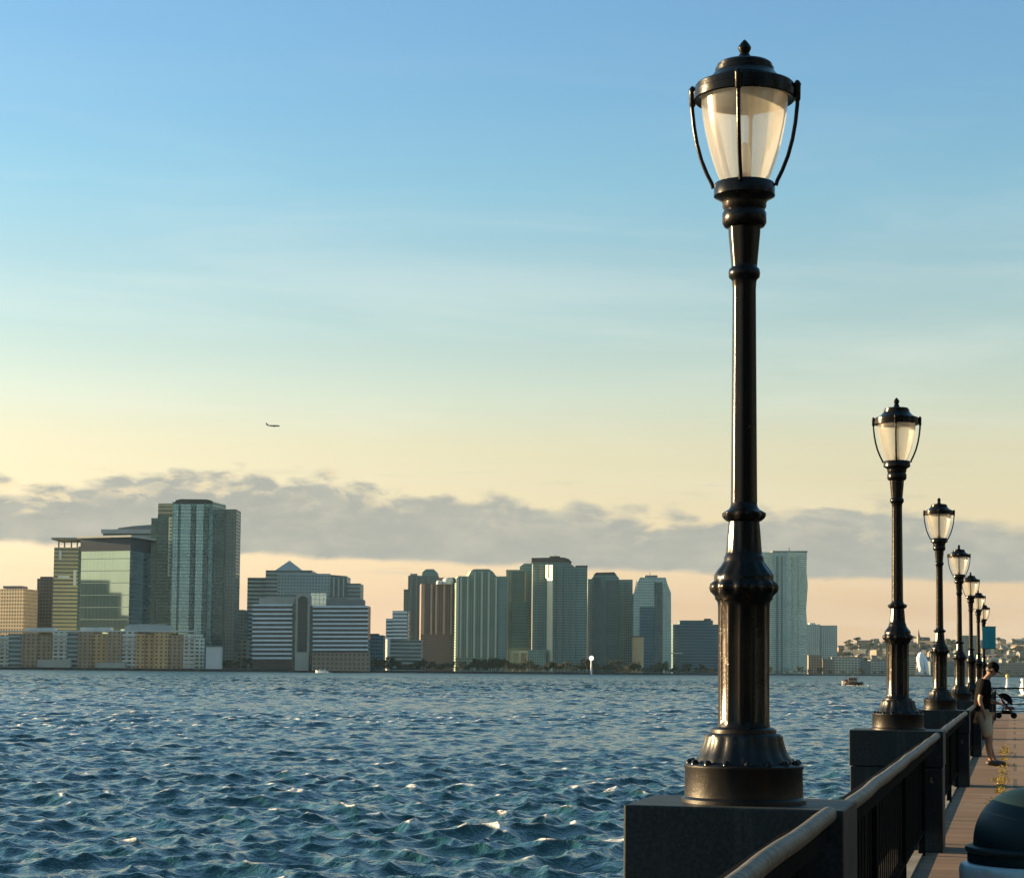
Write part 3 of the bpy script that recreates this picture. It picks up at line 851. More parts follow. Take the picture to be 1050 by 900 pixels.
# --- left cluster
b = Bld('office_block', 'low beige office block with a gridded facade at the left edge of the skyline', 'building', 15, 1850)
b.prism('wall', M['beige'], [(-14, 1868), (24, 1850), (38, 1885), (0, 1905)], 603)
b.rect('penthouse', M['greyroof'], 2, 22, 600.5, 603, 20, 12)
b = Bld('office_slab', 'narrow dark brown office slab between the beige block and the tan tower', 'building', 46, 1950)
b.rect('wall', M['brownslab'], 37, 56, 593, None, 40); b.rect('roof_plant', M['darkmetal'], 40, 52, 591, 593, 20, 8)
b = Bld('office_tower', 'tan banded office tower with a thin flat canopy raised above its roof', 'building', 68, 1815)
b.rect('wall', M['tanbands'], 54, 79, 561, None, 40, 0, .3)
b.rect('side_strip', M['deepglass'], 79.1, 83, 560, None, 40)
b.rect('roof_canopy', M['greyroof'], 51, 81, 551, 553, 44, -3)
for u in (58, 64, 71, 77): b.rect('canopy_post', M['greyroof'], u, u + 1, 553, 561, 2, 6)
b.rect('reflection_patch', M['whitewall'], 59, 61.5, 564, 574, .8, -.9)  # raised white slabs imitate bright reflections on the facade
b.rect('reflection_patch', M['whitewall'], 74, 77, 584, 600, .8, -.9)
b.rect('reflection_patch', M['whitewall'], 58, 70, 590, 593, .8, -.9)
b = Bld('glass_office', 'glass office building with a dark band under an overhanging flat roof', 'building', 115, 1760)
foot = [(82, 1779), (132, 1760), (158, 1815), (108, 1838)]
b.prism('glazed_wall', M['curtain'], foot, 564)
b.prism('dark_band', M['darkmetal'], [(81, 1778), (132.5, 1759), (158.5, 1815), (108, 1839)], 550.5, 563.9)
b.prism('flat_roof', M['paleroof'], [(77, 1778), (133, 1752), (166, 1815), (108, 1845)], 548.5, 550.4)
b.prism('side_glazing', M['curtain2'], [(132.3, 1759.2), (158.6, 1814), (158.4, 1815), (132.1, 1761)], 564.5)
b = Bld('pavilion_office', 'pale office with a sloping roof slab behind the glass building', 'building', 130, 1900)
b.rect('wall', M['bands'], 104, 158, 547, None, 40)
b.rect('roof_slab', M['paleroof'], 102, 160, 542.5, 546.8, 44, -3)
b.slab('sloped_roof', M['greyroof'], [(119, 542.3), (120, 541), (136, 539), (158, 537.5), (158, 542.3)], 20, 8)
b = Bld('residential_tower', 'tallest teal glass tower of the left skyline with a rounded crown', 'building', 196, 1790)
b.rect('left_wing', M['deepglass'], 160, 176, 528, None, 24, 10, .15)
b.rect('wing_top', M['tanbands'], 160.4, 175.6, 516, 527.8, 22, 11, .15)
b.rect('low_wing', M['deepglass'], 153.5, 159.8, 531, None, 24, 14, .1)
b.rect('balcony_stack', M['cream'], 171.5, 174.5, 530, 591, 3, 6.5, .3)
b.rect('main_shaft', M['tealglass'], 175, 217, 514.3, None, 34, 0, .2)
b.slab('crown', M['darkcap'], [(177, 516), (178.5, 512.6), (184, 511.5), (210, 511.8), (215, 513), (216, 516)], 26, -.8)
for u0, u1 in ((176.2, 181.2), (184, 194), (200, 207)):
    b.rect('glass_bay', M['tealglass2'], u0, u1, 517, None, 1.7, -1.8)
for u0 in (195.3, 208.6):
    b.rect('balcony_recess', M['deepglass'], u0, u0 + 3.6, 520, None, 1.0, -1.05)
b.rect('right_wing', M['brownglass'], 217.2, 241, 522, None, 30, 6)
b.rect('right_bay', M['deepglass'], 218, 229, 524, None, 1.5, 4.4)
b = Bld('apartment_block', 'small dark stepped block beside the tallest tower', 'building', 244, 1850)
b.rect('wall', M['slate'], 232, 250, 625, None, 30); b.rect('low_wing', M['greylow'], 226, 254, 656, None, 10, -12)
b = Bld('waterfront_apartments', 'long low row of cream and ochre apartments along the waterline', 'building', 105, 1722)
segs = [(-30, 8, 'cream', 650), (8, 22, 'bands', 649), (22, 38, 'brickbrown', 648), (38, 54, 'brickbrown', 650), (54, 68, 'cream', 647), (68, 80, 'bands', 648),
        (80, 94, 'brickbrown', 647), (94, 110, 'ochre', 649), (110, 124, 'brickbrown', 647), (124, 139, 'cream', 647), (139, 148, 'ochre', 649), (148, 158, 'ochre', 650),
        (158, 172, 'ochre', 648), (172, 188, 'brickbrown', 650), (188, 199, 'cream', 649)]
for k, (u0, u1, mk, vt) in enumerate(segs):
    b.rect('brick_bay' if mk in ('ochre', 'brickbrown') else 'balcony_bay', M[mk], u0 + .05, u1 - .05, vt + .6, None, 22, (0, 2.5, .8, 3.2)[k % 4], 0.2)
b.prism('round_end', M['cream'], [(199.1, 1722), (205, 1724), (209, 1730), (210, 1738), (206, 1746), (199.1, 1746)], 654)
for k, (u0, u1, mk, vt) in enumerate(segs):
    if mk == 'cream':
        for fl in range(8):
            v0 = vt + 4.2 + fl * 4.3
            b.rect('balcony', M['whitewall'], u0 + .4, u1 - .4, v0, v0 + 1.3, 1.6, (0, 2.5, .8, 3.2)[k % 4] - 1.7)
b.rect('cornice', M['whitewall'], -30, 199, 646.4, 647.6, 20, 4)
b.rect('low_terrace', M['stone'], 38, 72, 676, None, 6, -7); b.rect('low_terrace', M['stone'], 98, 128, 679, None, 6, -7)
b.rect('roof_plant', M['whitewall'], 25, 55, 643.4, 646.3, 12, 8)
b.rect('roof_plant', M['whitewall'], 82, 113, 643, 646.3, 12, 8)
b.slab('barrel_roof', M['paleroof'], [(127, 646.3), (128, 642), (132, 640), (150, 639.6), (168, 640), (174, 642), (175, 646.3)], 14, 7)
b = Bld('kiosk', 'small white box of a pavilion at the end of the apartment row', 'building', 218, 1708)
b.rect('wall', M['whitewall'], 211, 226, 663, None, 12); b.rect('roof', M['greyroof'], 210.5, 226.5, 662, 662.9, 13, -.6)

# dark tower on the next pier, which the glass office mirrors
b = Bld('office_tower', 'dark stepped glass tower mirrored in the front of the glass office, beyond the left edge', 'building', -60, 1690)
Q = lambda f_, w: (-492 + f_ * -.845 + w * .53, 1682 + f_ * -.53 - w * .845)
for nm_, w0, w1, zt_ in (('tower_shaft', -26, 4, 86), ('middle_step', 4.1, 16, 74), ('low_step', 16.1, 25, 52)):
    mb = MB(); P_ = [Q(0, w0), Q(0, w1), Q(25, w1), Q(25, w0)]
    for i in range(4):
        a, c_ = P_[i], P_[(i + 1) % 4]; w_ = math.hypot(a[0] - c_[0], a[1] - c_[1])
        mb.add([(a[0] - b.o.x, a[1] - b.o.y, -3), (c_[0] - b.o.x, c_[1] - b.o.y, -3), (c_[0] - b.o.x, c_[1] - b.o.y, zt_), (a[0] - b.o.x, a[1] - b.o.y, zt_)], [(3, 2, 1, 0)], [[(0, zt_), (w_, zt_), (w_, 0), (0, 0)]])
    mb.add([(x - b.o.x, y - b.o.y, zt_) for x, y in P_], [(0, 1, 2, 3)])
    mb.build(nm_, M['darkteal'], b.root)

# --- banded offices
b = Bld('pyramid_office', 'wide stepped office building topped by a pale pyramid', 'building', 310, 1900)
b.rect('west_step', M['bands'], 253, 271.5, 592, None, 40, 4)
b.rect('main_block', M['bands'], 271.6, 319, 584.5, None, 44)
b.slab('shoulder_block', M['bands'], [(319.1, None), (319.1, 586.5), (326, 588), (355, 590.5), (355, None)], 44, 1.5)
b.rect('east_step', M['bands'], 355.1, 369, 598, None, 40, 4)
b.rect('glass_panel', M['bluegrey'], 284, 338, 588, 610, .8, -.9)
b.rect('dark_panel', M['deepglass'], 338.2, 355, 592, 612, .8, .4)
for u in (341, 346, 351): b.rect('white_pier', M['whitewall'], u, u + 1.2, 592.5, 612, .5, -.2)
x0, z0 = b.xz(282, 584.4, 1900, 600); x1, _ = b.xz(309, 584.4, 1900, 600); xa, za = b.xz(295, 573.8, 1900, 600)
mb = MB(); o_ = b.o
v = [(x0, 1900, z0), (x1, 1900, z0), (x1, 1925, z0), (x0, 1925, z0), (xa, 1912, za)]
mb.add([tuple(Vector(q) - o_) for q in v], [(0, 1, 4), (1, 2, 4), (2, 3, 4), (3, 0, 4), (3, 2, 1, 0)])
mb.build('pyramid_roof', M['pyramid'], b.root)
b = Bld('striped_office', 'pair of white striped office wings joined by an arched stone portal', 'building', 318, 1765)
def stripes(part, u0, u1, vt, vb, n, dy):
    for k in range(n):
        v0 = vt + (vb - vt) * k / n
        b.rect('spandrel', M['whiteband'], u0 - .25, u1 + .25, v0, v0 + (vb - vt) / n * .42, 2.0, dy - .5, parent=part)
w = b.rect('west_wing', M['bandglass'], 258.5, 299, 619.4, None, 34); stripes(w, 258.5, 299, 619.2, 678, 13, 0)
b.rect('west_penthouse', M['stone'], 265, 302, 613, 619.2, 26, 6)
b.rect('west_return', M['deepglass'], 299.3, 302.6, 619, None, 30, 3)
w = b.rect('east_wing', M['bandglass'], 320.5, 377, 621, None, 34, 1); stripes(w, 320.5, 377, 620.8, 678, 13, 1)
b.rect('east_penthouse', M['greyroof'], 334.2, 372, 614.5, 620.6, 26, 7)
b.rect('glass_box', M['skyglass'], 318, 334, 608, 620.6, 20, 6)
b.slab('portal', M['stone'], [(302.8, None), (302.8, 611), (305, 608.5), (310, 607.5), (315, 608.5), (317.2, 611), (317.2, None)], 30, -2)
b.slab('portal_glass', M['blackglass'], [(305.2, 668), (305.2, 614), (307, 611.5), (310, 610.5), (313, 611.5), (314.8, 614), (314.8, 668)], 1, -2.9)
b.rect('podium', M['umber'], 320, 379, 669, None, 8, -9)
b.rect('east_return', M['deepglass'], 317.4, 320.1, 621, None, 30, 3)
b = Bld('low_office', 'low dark blue office to the right of the striped wings', 'building', 386, 1900)
b.rect('wall', M['navy'], 377, 393, 651, None, 30); b.rect('roof_plant', M['darkmetal'], 379, 388, 649.4, 651, 12, 6)
b = Bld('low_office', 'low grey office with a round pale corner behind the shore trees', 'building', 404, 1960)
b.rect('wall', M['bands'], 400, 432, 656, None, 26)
b.prism('round_corner', M['whitewall'], [(393, 1962), (394.5, 1957), (397, 1955), (399.8, 1957), (399.8, 1975), (393, 1975)], 655)
b = Bld('stepped_office', 'small white banded office stepping up toward the dark tower', 'building', 406, 2120)
b.rect('wall', M['bands'], 395.5, 402, 634, None, 30)
b.rect('upper_step', M['bands'], 402.1, 418, 626, None, 34, 1)
def bands2(u0, u1, vt, vb, n, dy):
    for k in range(n):
        v0 = vt + (vb - vt) * k / n
        b.rect('spandrel', M['whiteband'], u0, u1, v0, v0 + (vb - vt) / n * .5, 1.0, dy - .4)
bands2(395.3, 402, 634.5, 664, 8, 0); bands2(402.2, 417, 626.5, 664, 10, 1)

# --- middle towers
b = Bld('apartment_tower', 'dark slate tower with an octagonal crown at the left of the middle cluster', 'building', 432, 2330)
b.rect('step', M['slate'], 413.5, 417.8, 604, None, 30, 2)
b.rect('main_shaft', M['slate'], 417.9, 449, 590, None, 36)
b.slab('crown', M['grey'], [(432, 590), (432.5, 586.5), (436, 583.4), (444, 583.2), (448, 587), (448.5, 590)], 26, 3)
b.rect('roof_plant', M['greyroof'], 420, 427, 588, 589.9, 12, 8)
for u in (420.5, 426, 431.5, 438): b.rect('pier', M['greyroof'], u, u + 1.1, 591, None, 1.6, -1.7)
b.rect('podium', M['umber'], 415, 436, 656, None, 14, -16)
b = Bld('apartment_tower', 'rose brick tower with tan piers and white rounded tops', 'building', 449, 2210)
b.rect('main_shaft', M['pink'], 431.5, 467, 598, None, 30, 0, -.10)
b.rect('upper_step', M['pink'], 448, 466, 592, 598, 22, 5)
for u in (431.7, 441, 446, 454, 461.5): b.rect('pier', M['pinkpier'], u, u + (3.2 if u < 432 else 2.0), 598.5, 650, 2.2, -2.3)
for (u, r, vt) in ((450, 3.2, 594.8), (459, 5.6, 592)):
    x0, zb = b.xz(u, 599, 2210, 640); zt = b.xz(u, vt, 2210, 640)[1]; rr = r * 2210 / 2000
    q = MB(); q.lathe([(rr, zb), (rr, zb + (zt - zb) * .55), (rr * .85, zb + (zt - zb) * .82), (rr * .5, zt - .4), (.1, zt)], 20, (x0 - b.o.x, -1.5, -b.o.z))
    q.build('rounded_top', M['whitewall'], b.root, 60)
b = Bld('apartment_tower', 'grey green tower with pale vertical piers and a chamfered top', 'building', 493, 2180)
b.slab('main_shaft', M['green'], [(467.5, None), (467.5, 597), (469, 597), (469, 590.5), (480, 590.5), (483, 584.5), (486, 583.2), (501, 583.2), (505, 586), (508.5, 590.6), (520, 590.6), (520, None)], 36, 0, -.12)
for u in (467.6, 471.5, 478.3, 485.5, 493, 500, 507.5): b.rect('pier', M['greenpier'], u, u + (2.4 if u < 468 else 1.7), (592 if u < 480 or u > 505 else 586), (674 if u < 500 else 678), 2.4, -2.5)
b.rect('right_wing', M['grey'], 511, 519.5, 594, None, 2.0, -2.1)
b = Bld('apartment_tower', 'slender tower with a deep glass strip between two pale shafts', 'building', 536, 2240)
b.rect('main_shaft', M['green'], 518.5, 537, 584, None, 34, 3)
b.rect('glass_strip', M['deepglass'], 525, 537.5, 585.5, 617, 1.2, 1.7)
b.rect('lower_glass', M['navy'], 524, 541, 617.2, 664, 2.0, .9)
b.slab('right_shaft', M['grey'], [(532.5, None), (532.5, 581), (537, 577.5), (545, 577.5), (545, None)], 34, 6)
for u in (519.5, 537.7, 545.8): b.rect('pier', M['pinkpier'], u, u + 1.4, 586, None, 1.6, 1.2 if u < 538 else 4.2)
b.rect('white_portal', M['whitewall'], 524, 526, 669, None, 3, -14); b.rect('white_portal', M['whitewall'], 532, 534, 669, None, 3, -14); b.rect('white_portal', M['whitewall'], 540, 542, 669, None, 3, -14)
b.rect('portal_beam', M['whitewall'], 524, 542, 667, 668.9, 3, -14)
b = Bld('apartment_tower', 'tallest middle tower with a dark flat cap and one bright edge strip', 'building', 574, 2200)
b.slab('main_shaft', M['grey'], [(546, None), (546, 576.5), (583, 576.5), (590, 582), (590, None)], 40, 0, 0)
b.slab('roof_cap', M['darkcap'], [(544.5, 576.3), (544.5, 571.8), (578, 571.3), (583, 573), (586, 576.3)], 34, -1)
b.rect('shoulder', M['grey'], 590.1, 602, 581, None, 34, 3)
b.rect('shoulder_cap', M['darkcap'], 590, 602.3, 579.6, 580.9, 30, 2.5)
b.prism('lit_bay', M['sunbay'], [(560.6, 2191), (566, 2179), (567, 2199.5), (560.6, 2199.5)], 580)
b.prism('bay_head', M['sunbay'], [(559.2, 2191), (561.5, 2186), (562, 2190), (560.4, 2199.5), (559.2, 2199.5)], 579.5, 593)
b.rect('roof_mast', M['darkmetal'], 569, 569.5, 568.3, 571.2, .6, 12); b.rect('roof_plant', M['darkcap'], 563, 574, 570, 571.3, 12, 10)
for u in (552, 571, 578, 585): b.rect('pier', M['greyroof'], u, u + 1.2, 579, None, 1.3, -1.4)
b.rect('podium', M['green'], 541, 560, 666, None, 16, -20)
b = Bld('apartment_tower', 'grey teal tower with a chamfered flat crown right of the tallest', 'building', 625, 2260)
b.slab('main_shaft', M['grey'], [(602.5, None), (602.5, 593.5), (606, 593.5), (610, 588), (630, 587.5), (634.5, 592.5), (634.5, None)], 36)
b.slab('crown', M['darkcap'], [(609, 588.6), (611, 586.8), (629.5, 586.4), (632, 589)], 30, -.8)
b.rect('right_wing', M['green'], 634.6, 648.5, 594, None, 30, 3)
b.rect('glass_strip', M['deepglass'], 609, 616, 592, None, 1.0, -1.1); b.rect('glass_strip', M['deepglass'], 622, 634, 595, None, 1.0, -1.1)
for u in (604, 618.5, 641): b.rect('pier', M['greyroof'], u, u + 1.2, 597, None, 1.4, -1.5 if u < 634 else 1.4)
b = Bld('apartment_tower', 'pale gridded tower with sloping shoulders above a blue lower half', 'building', 668, 2230)
b.slab('main_shaft', M['mint'], [(649.5, None), (649.5, 609), (652, 606), (654.5, 594), (656, 591.8), (682.5, 592), (684, 598), (688, 608), (688.5, None)], 36)
b.rect('roof_plant', M['greyroof'], 661, 674, 589.6, 591.7, 16, 8); b.rect('roof_mast', M['darkmetal'], 666, 666.5, 586.5, 589.5, .6, 12)
b.rect('lower_glass', M['navy'], 656, 671, 622, None, .8, -.9); b.rect('glass_strip', M['deepglass'], 671.2, 679, 597, None, 1.2, -1.3)
b.rect('pier', M['greenpier'], 680, 681.6, 603, None, 1.2, -1.3)
b = Bld('round_tower', 'short tan tower standing in front of the pale gridded tower', 'building', 654, 2170)
b.prism('wall', M['goldcurve'], [(648, 2178), (650, 2171), (654, 2170), (658, 2173), (660, 2182), (654, 2192)], 653)
b.prism('roof_rim', M['darkcap'], [(647.6, 2178), (649.8, 2170), (654, 2169), (658.4, 2172), (660.5, 2182), (654, 2193)], 651.6, 652.9)
b = Bld('office_block', 'dark navy office block standing just left of the big lamp post', 'building', 714, 2350)
b.rect('wall', M['navy'], 690, 741, 640, None, 50); b.rect('penthouse', M['navy'], 697, 731, 635.8, 639.8, 34, 6); b.rect('roof_plant', M['darkmetal'], 722, 729, 634, 635.7, 10, 12)
b.rect('side_bay', M['deepglass'], 691, 697, 643, None, 1, -1.1); b.rect('canopy', M['whitewall'], 688, 700, 669, 670, 8, -10)
b = Bld('glass_tower', 'tall pale glass tower with a wavy right edge behind the big lamp post', 'building', 806, 2950)
b.rect('left_shaft', M['wavy'], 781, 793, 566, None, 40, 0, -.5)
b.rect('centre_shaft', M['wavy2'], 793.1, 807, 566.5, None, 44, -5)
b.slab('right_shaft', M['wavy'], [(807.1, None), (807.1, 566), (827.5, 566.3), (827, 585), (828.4, 600), (826.6, 625), (828.2, 650), (827.6, None)], 44, -2)
b.rect('crown', M['greyroof'], 792, 828, 564.6, 566, 40, 4); b.rect('roof_mast', M['darkmetal'], 809, 809.6, 561.5, 564.5, 1, 14)
for u, w_ in ((796, 2), (801, 1.5), (812, 1.8), (818, 1.2)): b.rect('glass_fold', M['wavy2'] if u > 808 else M['deepglass'], u, u + w_, 570, None, 1.6, -6.7 if u < 807 else -3.7)
b = Bld('office_block', 'blue grey twin block standing right of the wavy glass tower', 'building', 843, 3080)
b.rect('left_half', M['bluegrey'], 827.5, 841, 640, None, 40); b.rect('right_half', M['bluegrey'], 841.4, 858.5, 641, None, 40, 4); b.rect('roof_plant', M['whitewall'], 830, 836, 638.4, 640, 10, 10)

# --- low waterfront right of the towers
lows = [('brick_warehouse', 'low umber warehouse at the foot of the blue grey block', 836, 3000, 'umber', 829, 843, 672), ('brick_warehouse', 'low umber brick block right of the blue grey block', 850, 2990, 'umber', 843.5, 856, 676),
        ('parking_garage', 'long grey parking garage on the far shore left of the second lamp', 868, 3060, 'greylow', 853, 882, 674), ('warehouse', 'dark low shed on the far shore behind the workboat', 884, 3120, 'slate', 876, 893, 678),
        ('warehouse', 'low grey shed on the far shore behind the second lamp post', 902, 3150, 'greylow', 893, 912, 677), ('warehouse', 'tan low shed just left of the white sculpture', 926, 3160, 'tanbands', 921, 938, 672),
        ('office_block', 'flat grey brown block on the far shore behind the fourth and fifth lamps', 990, 3350, 'brownglass', 984, 1003, 652), ('warehouse', 'low dark shed on the far shore right of the white sculpture', 963, 3180, 'slate', 954, 978, 679),
        ('warehouse', 'long low umber shed on the far shore right of the teal banner', 1035, 3260, 'umber', 1016, 1070, 680)]
for nm, lb, u, Y, mk, u0, u1, vt in lows:
    b = Bld(nm, lb, 'building', u, Y)
    b.rect('wall', M[mk], u0, u1, vt, None, 26); b.rect('roof', M['greyroof'], u0 - .3, u1 + .3, vt - .7, vt - .05, 27, -.5)

# --- hillside
m_hill, g = new_mat('wooded_hillside')
tc = g.node('ShaderNodeTexCoord')
n_ = g.noise(tc.outputs['Object'], 0.03, 6, 0.65)
g.l.new(g.principled(Base_Color=g.ramp(n_, [(0.3, (0.045, 0.05, 0.03)), (0.5, (0.10, 0.085, 0.055)), (0.7, (0.17, 0.14, 0.10))]), Roughness=0.95), g.out.inputs['Surface'])
RIDGE = [(700, 684), (780, 672), (828, 667), (870, 661), (900, 657), (940, 659), (1000, 660), (1050, 659), (1200, 655), (1500, 660), (1900, 672)]
def hill_z(u, Y):
    v = np.interp(u, [p[0] for p in RIDGE], [p[1] for p in RIDGE])
    zr = at(u, float(v), 4300).z
    t = min(1, max(0, (Y - 3330) / 970.0))
    t = t ** 0.8
    return G + (zr - G) * t + (2.5 * math.sin(u * .11) + 2.0 * math.sin(u * .31 + Y * .01)) * t
mb = MB(); us = list(range(690, 1910, 10)); Ys = [3330 + 40 * k for k in range(26)] + [4600, 5200, 6500]
grid = []
for Y in Ys:
    for u in us:
        p = at(u, 688, Y)
        grid.append((p.x, Y, hill_z(u, Y) - (0.3 if Y > 3330 else 2.5)))
nu = len(us)
mb.add(grid, [(j * nu + i, j * nu + i + 1, (j + 1) * nu + i + 1, (j + 1) * nu + i) for j in range(len(Ys) - 1) for i in range(nu - 1)])
o = mb.build('hills', m_hill, smooth=180); tag(o, kind='structure')

# houses on the hillside
HOUSE = [((0.20, 0.165, 0.12), (0.20, 0.15, 0.12)), ((0.30, 0.18, 0.12), (0.10, 0.08, 0.07)), ((0.16, 0.145, 0.12), (0.10, 0.14, 0.13)),
         ((0.22, 0.15, 0.11), (0.30, 0.26, 0.22)), ((0.26, 0.235, 0.195), (0.10, 0.11, 0.11))]
HL = ['small cream house among the rows on the far hillside', 'small brick house among the rows on the far hillside', 'small grey house among the rows on the far hillside',
      'small dark flat roofed house on the far hillside', 'small white house among the rows on the far hillside']
protos = []
for k, (wc, rc) in enumerate(HOUSE):
    fmat = facade_mat('house_wall', wc, (0.10, 0.10, 0.10), 3.2, 3.0, .45, .4, .2)
    rmat = simple_mat('house_roof', rc, 0.85, scale=.2)
    t = thing('house', HL[k], 'house', (0, -500, -50), 0, HL[k].replace('small ', '').split(' among')[0].split(' on the')[0] + 's on the hillside')
    W, D, H = ((7, 6, 9), (6, 6, 8), (9, 7, 11), (12, 8, 12), (6.5, 6, 8))[k]
    mb = MB()
    for (a, b_) in (((-W, -D), (W, -D)), ((W, -D), (W, D)), ((W, D), (-W, D)), ((-W, D), (-W, -D))):
        ln = math.hypot(a[0] - b_[0], a[1] - b_[1])
        mb.add([(*a, -6), (*b_, -6), (*b_, H), (*a, H)], [(0, 1, 2, 3)], [[(0, -6), (ln, -6), (ln, H), (0, H)]])
    mb.add([(-W, -D, H), (W, -D, H), (W, D, H), (-W, D, H)], [(0, 1, 2, 3)])
    mb.build('wall', fmat, t)
    mb = MB()
    if k == 3:
        mb.box((-W - .4, -D - .4, H + .02), (W + .4, D + .4, H + 1.2))
    else:
        e = .5; hr = H + 4.0
        mb.add([(-W - e, -D - e, H + .03), (W + e, -D - e, H + .03), (W + e, D + e, H + .03), (-W - e, D + e, H + .03), (-W - e, 0, hr), (W + e, 0, hr)],
               [(0, 1, 5, 4), (2, 3, 4, 5), (1, 2, 5), (3, 0, 4), (3, 2, 1, 0)])
    mb.build('roof', rmat, t)
    protos.append(t)
used = set()
HOUSES = []
hr_ = random.Random(21)
n_h = 0
for row_k, Y in enumerate([3420, 3540, 3660, 3780, 3900, 4020, 4140, 4260]):
    u = 834 + hr_.uniform(0, 6)
    while u < 1075:
        if hr_.random() < 0.62:
            k = hr_.choice([0, 0, 1, 2, 2, 3, 4])
            t = protos[k] if k not in used else copy_tree(protos[k])
            used.add(k)
            yy = Y + hr_.uniform(-40, 40)
            p = at(u, 688, yy)
            t.location = (p.x, yy, hill_z(u, yy))
            HOUSES.append((t, u, yy, k))
            t.rotation_euler = (0, 0, hr_.uniform(-.6, .6) + (math.pi / 2 if hr_.random() < .3 else 0))
            sc_ = hr_.uniform(.55, 1.0); t.scale = (sc_ * hr_.uniform(.8, 1.4), sc_, sc_ * hr_.uniform(.8, 1.15))
            n_h += 1
        u += hr_.uniform(6, 13)
print('houses', n_h)
# church with a steeple on the ridge
p = at(942, 660, 4200); z = hill_z(942, 4200)
t = thing('church', 'church with a thin pointed steeple on the ridge above the sculpture', 'church', (p.x, 4200, z), 0.2)
zt = at(942, 645, 4200).z - z
mb = MB(); mb.box((-3, -3, -6), (3, 3, zt * .55)); mb.build('tower', M['umber'], t)
mb = MB(); mb.lathe([(3.2, zt * .55 + .05), (2.2, zt * .66), (.15, zt)], 8); mb.build('steeple', M['darkcap'], t)
mb = MB(); mb.box((3.05, -6, -6), (24, 6, zt * .32)); mb.build('nave', M['umber'], t)
mb = MB(); mb.add([(3.05, -6.5, zt * .32 + .05), (24.5, -6.5, zt * .32 + .05), (24.5, 6.5, zt * .32 + .05), (3.05, 6.5, zt * .32 + .05), (3.05, 0, zt * .48), (24.5, 0, zt * .48)], [(0, 1, 5, 4), (2, 3, 4, 5), (1, 2, 5), (3, 0, 4)]); mb.build('roof', M['darkcap'], t)

# --- trees of the far shore
def leaf_mat(name, c):
    m, g = new_mat(name)
    tc = g.node('ShaderNodeTexCoord')
    oi = g.node('ShaderNodeObjectInfo')
    n_ = g.noise(tc.outputs['Object'], 0.8, 3, 0.6)
    cc = g.mix(n_, tuple(x * .55 for x in c), tuple(x * 1.5 for x in c))
    cc = g.mix(g.math('MULTIPLY', oi.outputs['Random'], .6), cc, (0.085, 0.070, 0.025))
    g.l.new(g.principled(Base_Color=cc, Roughness=0.9), g.out.inputs['Surface'])
    return m
m_leaf = leaf_mat('shore_foliage', (0.042, 0.055, 0.026))
m_bark = simple_mat('bark', (0.07, 0.05, 0.035), 0.9)
def make_tree(seed, h, rad, label, group):
    r = random.Random(seed)
    t = thing('tree', label, 'tree', (0, -500, -50), 0, group)
    mb = MB()
    mb.tube([(0, 0, -1), (r.uniform(-.2, .2), 0, h * .3), (r.uniform(-.5, .5), r.uniform(-.5, .5), h * .65)], [h * .035, h * .026, h * .01], 7)
    for k in range(5):
        a = r.uniform(0, 6.28); q = rad * r.uniform(.45, .7)
        mb.tube([(0, 0, h * r.uniform(.28, .45)), (q * .5 * math.cos(a), q * .5 * math.sin(a), h * .5), (q * math.cos(a), q * math.sin(a), h * r.uniform(.6, .8))], [h * .014, h * .01, h * .004], 5)
    mb.build('trunk', m_bark, t)
    mb = MB()
    cl = [(r.gauss(0, rad * .42), r.gauss(0, rad * .42), h * r.uniform(.38, .88), rad * r.uniform(.28, .5)) for _ in range(13)]
    for _ in range(850):
        cx, cy, cz, cr = r.choice(cl)
        d = Vector((r.gauss(0, 1), r.gauss(0, 1), r.gauss(0, 1))).normalized() * cr * r.random() ** .4
        c = Vector((cx, cy, cz)) + d
        a = Vector((r.gauss(0, 1), r.gauss(0, 1), r.gauss(0, 1))).normalized(); b_ = a.orthogonal().normalized(); s_ = r.uniform(.25, .6) * h / 11
        c2 = a.cross(b_)
        mb.add([c - b_ * s_ - c2 * s_ * .6, c + b_ * s_ - c2 * s_ * .5, c + b_ * s_ * .8 + c2 * s_ * .6, c - b_ * s_ * .7 + c2 * s_ * .7], [(0, 1, 2, 3)])
    mb.build('crown', m_leaf, t)
    return t
tp_ = [make_tree(3, 11, 5.0, 'rounded dark green tree in the belt along the far shore', 'round trees along the far shore'),
       make_tree(4, 13, 4.0, 'taller dark green tree in the belt along the far shore', 'tall trees along the far shore'),
       make_tree(5, 7, 4.5, 'low bushy tree at the edge of the far shore', 'low trees along the far shore'),
       make_tree(8, 12, 6.0, 'dark tree among the houses on the far hillside', 'trees on the far hillside')]
tu = set()
MANY = []
def put_tree(k, u, Y, z, sc_):
    t = tp_[k] if k not in tu else copy_tree(tp_[k])
    tu.add(k)
    p = at(u, 688, Y)
    MANY.append((t, u, Y, k))
    t.location = (p.x, Y, z); t.rotation_euler = (0, 0, trr.uniform(0, 6.28)); t.scale = (sc_ * trr.uniform(.9, 1.3), sc_, sc_ * trr.uniform(.9, 1.1))
trr = random.Random(5)
SU = [p[0] for p in SHORE]; SY = [p[1] for p in SHORE]
u = 218
while u < 790:
    dens = 1.0 if (226 < u < 305 or 378 < u < 690) else .75
    big = 1.25 if (480 < u < 545 or 600 < u < 650) else 1.0
    if trr.random() < dens:
        k = trr.choice([0, 0, 1, 2, 2])
        Y = float(np.interp(u, SU, SY)) + trr.uniform(9, 26) + (14 if u < 300 else 0)
        if not (205 < u < 227):
            put_tree(k, u, Y, G, trr.uniform(.65, 1.05) * big)
        elif u > 300:
            put_tree(2, u, Y, G, .6)
    u += trr.uniform(2.5, 6.5)
u = 795
